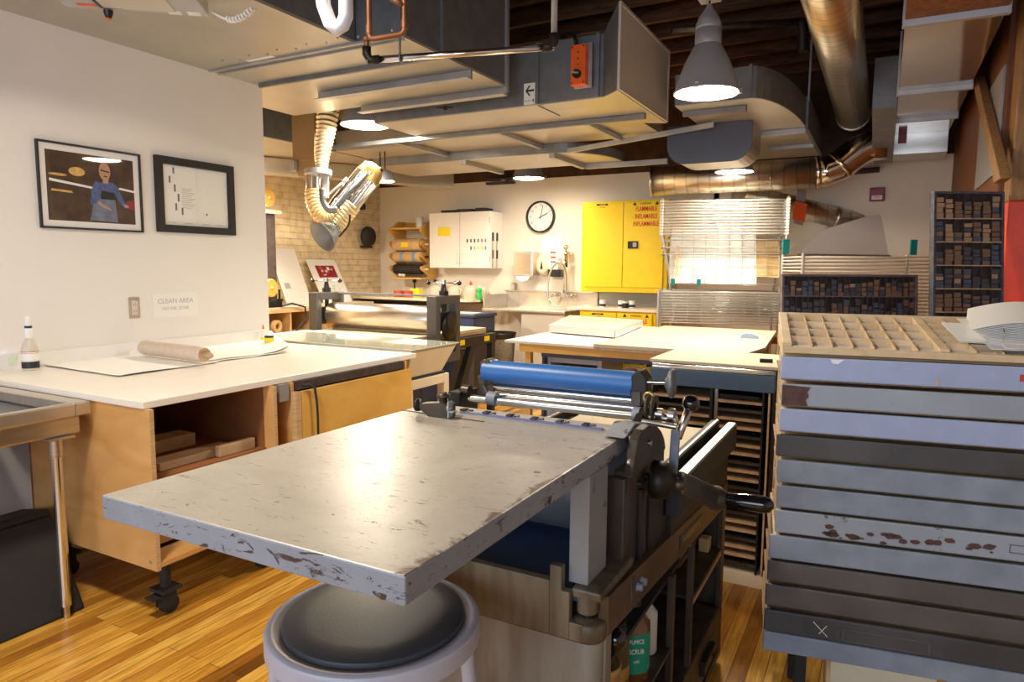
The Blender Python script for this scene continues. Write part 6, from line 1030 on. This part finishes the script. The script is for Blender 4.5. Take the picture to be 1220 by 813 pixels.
# things on the press shelves
def can(nm, label, x, y, z, r, h, parts):
    c = Vector((x, y, z)); tt = thing(nm, label, 'can' if 'can' in nm else 'bottle', c)
    for p_ in parts: link(p_[0], MB().lathe([(a*r, b_*h) for a, b_ in p_[1]], c, (0, 0, 1), 24, caps=p_[3] if len(p_) > 3 else True), p_[2], tt)
    return tt
S0 = .411
can('ink_can', 'gold ink can with a cream label, nearest on the press shelf', -.50, 1.375, S0, .042, .165, (('body', [(.97, .006), (1, .02), (1, .75), (.96, .78), (.96, .9)], 'gold'), ('label', [(1.01, .12), (1.01, .6)], 'kraft', False), ('lid', [(.98, .9), (.98, 1), (.9, 1)], 'gold')))
can('tall_jar_can', 'dark olive can behind the gold ink can', -.52, 1.48, S0, .045, .215, (('body', [(.97, .005), (1, .02), (1, .8), (.8, .9)], 'olivejar'), ('gold_stripes', [(1.01, .35), (1.01, .5)], 'gold', False), ('lid', [(.8, .9), (.8, 1), (.7, 1)], 'iron')))
tt = can('brown_bottle', 'brown glass bottle with a green and white label on the press shelf', -.515, 1.62, S0, .048, .20, (('body', [(.95, .005), (1, .03), (1, .72), (.5, .88)], 'amber'), ('label', [(1.012, .13), (1.012, .64)], 'green', False), ('cap', [(.46, .87), (.5, .89), (.5, 1), (.4, 1)], 'black')))
for i, s_ in enumerate(('PUMICE', 'SCRUB', 'mild')): text('lettering', s_, (.016, .018, .012)[i], (-.515+.0492*math.cos(-.95), 1.62+.0492*math.sin(-.95), S0+.112-.026*i), (math.sin(.95), math.cos(.95), 0), (0, 0, 1), 'paper', tt, xs=.7)
tt = bpy.data.objects.get('brown_bottle')
can('pale_bottle', 'pale dusty bottle deeper on the press shelf', -.515, 1.745, S0, .032, .16, (('body', [(.95, .005), (1, .03), (1, .7), (.4, .86)], 'filter'), ('cap', [(.38, .86), (.42, .88), (.42, 1), (.3, 1)], 'black')))
tag(link('wooden_roller', MB().cyl((-.56, 2.20, .484), (-.56, 2.38, .484), .032, seg=24), 'plydark'), 'brown wooden roller lying on the upper rear press shelf', 'roller')
tag(link('wood_wedge', MB().box(-.52, -.485, 2.385, 2.43, .451, .50), 'pine', bevel=.003), 'pale wood wedge behind the wooden roller on the press shelf', 'wood')
tag(link('black_ball_knob', MB().sphere((-.458, 1.335, .662), .0245, 20).cyl((-.52, 1.335, .662), (-.475, 1.335, .662), .01), 'ebony'), 'glossy black ball knob above the gold ink can at the press corner', 'knob')
# ------------------------------------------------------------------ stool
c = Vector((-.800, .960, 0)); sz = .797; t = thing('stool', 'lilac-grey metal stool with a round charcoal pad under the feed board', 'stool', c)
rg = MB(); R_ = .197
for pr in ([(.160, sz-.010), (.166, sz-.003), (.174, sz-.002), (.180, sz+.002), (.190, sz+.003), (R_-.002, sz)], [(R_-.002, sz), (R_, sz-.004)], [(R_, sz-.004), (R_, sz-.034)], [(R_, sz-.034), (R_-.004, sz-.038), (.160, sz-.034)]): rg.lathe(pr, c, (0, 0, 1), 64, caps=False)
link('seat_ring', rg, 'stool', t)
pd = MB()
for pr in ([(.160, sz-.012), (.1665, sz-.004), (.1675, sz+.003), (.166, sz+.008)], [(.166, sz+.008), (.160, sz+.011), (.12, sz+.013), (.0001, sz+.014)]): pd.lathe(pr, c, (0, 0, 1), 64, caps=False)
link('pad', pd, 'pad', t); link('seat_pan', MB().cyl(c+Vector((0, 0, sz-.034)), c+Vector((0, 0, sz-.012)), .162, seg=40), 'stool', t)
for k in range(4):
    an = math.radians(28+20+k*90); d_ = Vector((math.cos(an), math.sin(an), 0)); l = link('leg', MB().cyl(c+d_*.235+Vector((0, 0, .012)), c+d_*.172+Vector((0, 0, sz-.03)), .0125, .0145, seg=18), 'stool', t); link('foot', MB().cyl(c+d_*.236, c+d_*.235+Vector((0, 0, .02)), .016, seg=16), 'rubber', l)
link('foot_ring', MB().torus(c+Vector((0, 0, .26)), (0, 0, 1), .214, .009, 48, 8), 'stool', t)
# ------------------------------------------------------------------ type cabinet at the right
O = Vector((-.242, 2.112, 0)); an = math.radians(9); U, V = Vector((math.cos(an), math.sin(an), 0)), Vector((-math.sin(an), math.cos(an), 0)); ZU = Vector((0, 0, 1))
bounds = [(424.5, 451.5), (457, 483), (486.5, 513), (518, 543.5), (547.5, 574), (578, 604), (607.5, 634), (637.5, 665), (668.5, 692.5), (697, 722), (726, 751.5), (753, 775.5)]
cols = ['lavender', 'speckle', 'lavender', 'casedark', 'casegrey', 'casegrey', 'speckle', 'casegrey', 'casebrown', 'casebrown', 'casedark', 'casegrey']
dl = ['pale lavender-blue drawer front, topmost', 'pale grey-blue drawer front with a bare rusty left end', 'lavender-blue drawer front, third from the top', 'dark grey drawer front, fourth from the top', 'blue-grey drawer front, fifth from the top', 'blue-grey drawer front, sixth from the top', 'grey-blue drawer front with brown chips', 'grey drawer front below the chipped one', 'dark brown-grey drawer front', 'brown-grey drawer front, third from the bottom', 'very dark drawer front with a scratched X', 'grey drawer front, lowest']
t = thing('type_cabinet', 'tall stack of worn blue, grey and dark metal-fronted type case drawers', 'type cabinet', O); WD, DP = .86, .44; rnd = random.Random(3)
for i, (a, b_) in enumerate(bounds):
    z1, z0 = z_at(O.x, O.y, a), z_at(O.x, O.y, b_); jx = rnd.uniform(-.004, .004)-(.0035*i*.45 if i > 6 else 0)+(.004 if i in (1, 4) else 0); jy = rnd.uniform(-.004, .004)
    o = O+U*jx+V*jy+ZU*z0; H = z1-z0
    d_ = lab(link('drawer', MB().obox(o, U*WD, V*.016, ZU*H), cols[i], t, .004, 3), dl[i]); link('drawer_box', MB().obox(o+V*.0165+U*.012+ZU*.006, U*(WD-.024), V*DP, ZU*(H-.018)), 'casewood', d_); link('drawer_runner', MB().obox(o+V*.02+U*.004-ZU*.006, U*(WD-.008), V*(DP-.02), ZU*.006), 'timber', d_)
    f0 = o-V*.0008
    if i == 1: 
        g = MB(); r2 = random.Random(5); g.prism([f0+U*.002+ZU*.002, f0+U*.072+ZU*.002, f0+U*.066+ZU*.02, f0+U*.074+ZU*.03, f0+U*.07+ZU*.042, f0+U*.078+ZU*H*.9, f0+U*.002+ZU*H*.95], -V*.0006); link('rusty_patch', g, 'rust', d_)
    if i == 0: link('tape_mark', MB().obox(f0+U*.395+ZU*.004, U*.006, -V*.0008, ZU*.02), 'kraft', d_); link('red_tag', MB().obox(f0+U*.585+ZU*.028, U*.03, -V*.0008, ZU*.018), 'redp', d_); link('scuff', MB().prism([f0+U*.13+ZU*(H-.003), f0+U*.165+ZU*(H-.003), f0+U*.15+ZU*(H-.016), f0+U*.135+ZU*(H-.014)], -V*.0006), 'paper', d_)
    if i == 6:
        g = MB(); r2 = random.Random(11)
        for k in range(26):
            x_, z_ = .14+.42*r2.random()**1.3, H*(.08+.75*r2.random()*(.5+.5*r2.random())); s_ = .004+.010*r2.random(); n_ = 6
            g.prism([f0+U*(x_+s_*1.4*math.cos(2*PI*q/n_+k)*r2.uniform(.6, 1.2))+ZU*max(.001, min(H-.002, z_+s_*.7*math.sin(2*PI*q/n_+k))) for q in range(n_)], -V*.0005)
        link('chips', g, 'rust', d_)['kind'] = 'stuff'; fr = MB(); x_, z_ = .66, .035
        for aa in ((0, .06, 0, .002), (0, .06, .022, .024), (0, .002, 0, .024), (.058, .06, 0, .024)): fr.obox(f0+U*(x_-.07+aa[0])+ZU*(z_+aa[2]-.012), U*(aa[1]-aa[0]), -V*.0008, ZU*(aa[3]-aa[2]))
        link('label_holder', fr, 'casebrown', d_)
    if i == 10:
        for p_, q_ in (((.135, .052), (.175, .012)), ((.172, .046), (.152, .018))): A_, B_ = f0+U*p_[0]+ZU*p_[1], f0+U*q_[0]+ZU*q_[1]; link('chalk_stroke', MB().obox(A_, (B_-A_), (B_-A_).cross(V).normalized()*.0016, -V*.0006), 'paper', d_)
        fr = MB(); x_, z_ = .20, .012
        for aa in ((0, .24, 0, .003), (0, .24, .034, .037), (0, .004, 0, .037), (.236, .24, 0, .037), (.015, .02, 0, .037)): fr.obox(f0+U*(x_+aa[0])+ZU*(z_+aa[2]-.004), U*(aa[1]-aa[0]), -V*.0015, ZU*(aa[3]-aa[2]))
        link('label_holder', fr, 'casebrown', d_)
zb = z_at(O.x, O.y, 775.5); link('back_panel', MB().obox(O+V*(DP+.03)+U*.01+ZU*.12, U*(WD-.02), V*.02, ZU*1.0), 'casewood', t)
link('end_panel', MB().obox(O+V*.10+U*.02+ZU*(zb-.03), U*(WD-.04), V*(DP-.08), ZU*.026), 'blackm', t)
for x_ in (.085, WD-.12):
    for y_ in (.11, DP-.06): link('leg', MB().obox(O+U*x_+V*y_, U*.035, V*.035, ZU*(zb-.03)), 'blackm', t, .003)
c = O+U*.20+V*.20; tag(link('floor_carton', MB().obox(c, U*.30, V*.2, ZU*.21), 'cream', bevel=.004), 'pale carton on the floor under the type cabinet drawers', 'box')
# open type case on its sloping top
zt = z_at(O.x, O.y, 422.5)+.004; o = O-U*.0+V*.004+ZU*zt
lo_, hi_ = -.3, 1.2
def back_y(tl): return py_of(o+(V*math.cos(tl)+ZU*math.sin(tl))*.42)
for _ in range(40):
    md = (lo_+hi_)/2
    if back_y(md) > 381: lo_ = md
    else: hi_ = md
tl = lo_; T = V*math.cos(tl)+ZU*math.sin(tl); Nn = U.cross(T).normalized()
print('case tilt', math.degrees(tl))
t = thing('type_case', 'open pine type case with small compartments on top of the type cabinet', 'type case', o); WC, DC, HC = .82, .42, .027; o2 = o
link('case_floor', MB().obox(o2+U*.004+T*.004, U*(WC-.008), T*(DC-.008), Nn*.006), 'casefloor', t)
wl = MB(); wl.obox(o2, U*WC, T*.016, Nn*(HC-.008)).obox(o2+T*(DC-.014), U*WC, T*.014, Nn*HC).obox(o2+T*.016, U*.026, T*(DC-.03), Nn*HC).obox(o2+U*(WC-.024)+T*.016, U*.024, T*(DC-.03), Nn*HC); link('frame', wl, 'casewood', t, .002)
xb = .40; link('middle_bar', MB().obox(o2+U*xb+T*.016, U*.024, T*(DC-.03), Nn*(HC-.001)), 'casewood', t, .001)
for k in range(1, 7): link('divider', MB().obox(o2+U*(.026+(xb-.026)*k/7-.0015)+T*.016, U*.003, T*(DC-.03), Nn*(HC-.004)), 'casewood', t)
for k in (1, 2, 3): link('cross_divider', MB().obox(o2+U*.026+T*(.016+(DC-.03)*k/4), U*(xb-.026), T*.003, Nn*(HC-.005)), 'casewood', t)
xr = WC-.024
for k in range(1, 6): link('divider', MB().obox(o2+U*(xb+.024+(xr-xb-.024)*k/6-.0015)+T*.016, U*.003, T*(DC-.03), Nn*(HC-.004)), 'casewood', t)
for k in (1, 2, 3, 4): link('cross_divider', MB().obox(o2+U*(xb+.024)+T*(.016+(DC-.03)*k/5), U*(xr-xb-.024), T*.003, Nn*(HC-.005)), 'casewood', t)
for q, ang in ((0, 0),): 
    v_ = MB(); h_ = zt+.42*math.sin(tl)-.01
    v_.prism([O+V*.004+ZU*(zt-.006), O+V*.40+ZU*(zt-.006), O+V*.40+ZU*(zt-.008+.39*math.tan(tl))], U*WC); link('sloping_top', v_, 'casewood', bpy.data.objects['type_cabinet'], .002)
# ring binder lying open on the case
p_ = o2+U*.50+T*.05+Nn*(HC+.002)
t = thing('ring_binder', 'open ring binder of curling white pages lying on the type case', 'binder', p_)
def leaf(base, w_, d_, lift, curl, n):
    for k in range(n):
        def fn(a, b_, k=k): return base+U*(w_*(a-.02*k*(1-b_)))+T*(d_*b_)+Nn*(.003*k+lift*math.sin(PI*min(1, a*1.1))*(.5+.06*k)+curl*(1-a)**2*.5)
        link('page', MB().sheet(fn, 12, 8, .0012), 'paper', t)
leaf(p_+U*.05+T*.06, .30, .28, .024, .002, 11); leaf(p_-U*.04+T*.02-Nn*.0005, .26, .22, .003, .012, 2)
leaf(p_+U*.06-T*.02, .30, .07, .004, .0, 2)
link('cover', MB().sheet(lambda a, b_: p_+U*(.02+.36*a)+T*(-.03+.36*b_)+Nn*.0018, 4, 4, .0015), 'white', t)
for k in range(3): c = p_+U*(.065+.055*k)+T*(.055+.004*k)+Nn*.02; link('ring', MB().torus(c, U, .018, .0018, 20, 6), 'chrome', t)
# ------------------------------------------------------------------ wood type in upright cases
c28 = Vector((math.cos(YAW), math.sin(YAW), 0)); d28 = Vector((-math.sin(YAW), math.cos(YAW), 0)); lean_ = Vector((0, 0, 1))*math.cos(.10)+d28*math.sin(.10)
blk = {}
for m_ in ('block', 'block2', 'block3', 'block4'):
    b_ = MB().box(0, 1, 0, 1, 0, 1); ob = link('type_block_mesh', b_, m_); blk[m_] = ob.data; bpy.data.objects.remove(ob)
n_blocks = 0
def block(o, w_, d_, h_, uu, dd, hh, m_, label):
    global n_blocks
    ob = bpy.data.objects.new('wood_type', blk[m_]); COL.objects.link(ob); n_blocks += 1
    mw = Matrix((uu*w_, dd*d_, hh*h_)).transposed().to_4x4(); mw.translation = o; ob.matrix_world = mw; tag(ob, label, 'type block', 'wood type blocks in the upright cases')
def upright_case(nm, label, o, w_, h_, rows, ncol, per, short, mw_, seed, kmin=0):
    t = thing(nm, label, 'type case', o); r_ = random.Random(seed); dp = .035; f = .014
    link('case_back', MB().obox(o+d28*dp, c28*w_, d28*.006, lean_*h_), 'darkwood', t)
    fr = MB().obox(o, c28*f, d28*dp, lean_*h_).obox(o+c28*(w_-f), c28*f, d28*dp, lean_*h_).obox(o+c28*f, c28*(w_-2*f), d28*dp, lean_*f).obox(o+c28*f+lean_*(h_-f), c28*(w_-2*f), d28*dp, lean_*f); link('frame', fr, mw_, t, .002)
    zs = [f+(h_-2*f)*sum(rows[:k])/sum(rows) for k in range(len(rows)+1)]
    for k in range(1, len(rows)): link('shelf_strip', MB().obox(o+c28*f+lean_*(zs[k]-.004), c28*(w_-2*f), d28*dp, lean_*.006), 'rollwood' if short == 'tall' else mw_, t)
    for k in range(len(rows)):
        cw = (w_-2*f)/ncol
        for j in range(ncol):
            if j: link('divider', MB().obox(o+c28*(f+cw*j-.0012)+lean_*zs[k]+d28*.004, c28*.0024, d28*(dp-.005), lean_*(zs[k+1]-zs[k]-.004)), 'darkwood', t)
            if k < kmin: continue
            base = o+c28*(f+cw*j+.003)+lean_*(zs[k]+.0025); H = zs[k+1]-zs[k]-.012; n = per; fill = r_.uniform(.72, 1.) if r_.random() < .8 else r_.uniform(.4, .7); z = 0
            tone = r_.choice(['block', 'block4', 'block', 'block2'] if not (short == 'tall' and k in (4, 5) or (short == 'tall' and k == 1 and j < 4)) else ['block2', 'block3', 'block2'])
            for q in range(n):
                hh = H*fill/n*r_.uniform(.82, 1.0); m_ = tone if r_.random() < .72 else r_.choice(['block2', 'block3', 'block', 'block4'])
                lab_ = f"{ORD[q]} type block up in {ORD[j]} column, {ORD[k]} row up, {short} dark case"
                block(base+lean_*z+d28*(.004+r_.uniform(0, .006)), cw*r_.uniform(.70, .86), dp*.7, hh*.96, c28, d28, lean_, m_, lab_); z += H*fill/n
    return t
oh = on_d(931, 437, 4.0); zl = z_at(oh.x, oh.y, 437)
hh = (z_at(oh.x, oh.y, 326)-oh.z)
upright_case('standing_type_case', 'low wide dark case of wood type standing behind the pine type case', oh, .79, hh, [1., 1., 1.12, .9], 22, 3, 'low', 'caseframe', 5, 2)
ov = on_d(1112, 392, 3.75); ov.z -= .05; hv = z_at(ov.x, ov.y, 225)-ov.z
upright_case('standing_type_case', 'tall narrow dark case of wood type beside the orange-red post', ov, .385, hv, [1.0, 1., 1., 1., 1., 1.04], 7, 4, 'tall', 'block', 9)
# support for the upright cases, mostly hidden by the type cabinet
t = thing('low_cabinet', 'low dark cabinet behind the type cabinet carrying the upright cases', 'cabinet', (0, 4.4, 0))
link('body', MB().obox(oh-c28*.02-d28*.06-ZU*(oh.z-.04), c28*.84, d28*.34, ZU*(oh.z-.042)), 'bluepaint', t, .004); link('plinth', MB().obox(oh-d28*.04-ZU*oh.z, c28*.80, d28*.30, ZU*.04), 'blackm', t)
t = thing('side_stand', 'narrow dark stand carrying the tall wood type case', 'stand', (ov.x, ov.y, 0)); link('body', MB().obox(Vector((ov.x, ov.y, 0))-d28*.05-c28*.0, c28*.385, d28*.22, ZU*(ov.z-.002)), 'blackm', t, .004)
# ------------------------------------------------------------------ light
wd = bpy.data.worlds.new('world'); S.world = wd; wd.use_nodes = True
wd.node_tree.nodes['Background'].inputs[0].default_value = (.60, .74, 1, 1); wd.node_tree.nodes['Background'].inputs[1].default_value = 1.5
def area(name, loc, rot, sx, sy, power, col):
    l = bpy.data.lights.new(name, 'AREA'); l.shape = 'RECTANGLE'; l.size = sx; l.size_y = sy; l.energy = power; l.color = col
    o = bpy.data.objects.new(name, l); COL.objects.link(o); o.location = loc; o.rotation_euler = rot; return o
area('window_daylight', (-.7, -2.62, 1.7), (math.radians(90), 0, 0), 4.3, 1.45, 75, (.70, .82, 1.))
S.view_settings.view_transform = 'Standard'; S.view_settings.look = 'None'; S.view_settings.gamma = 1; S.view_settings.use_curve_mapping = False
S.view_settings.exposure = 0.22
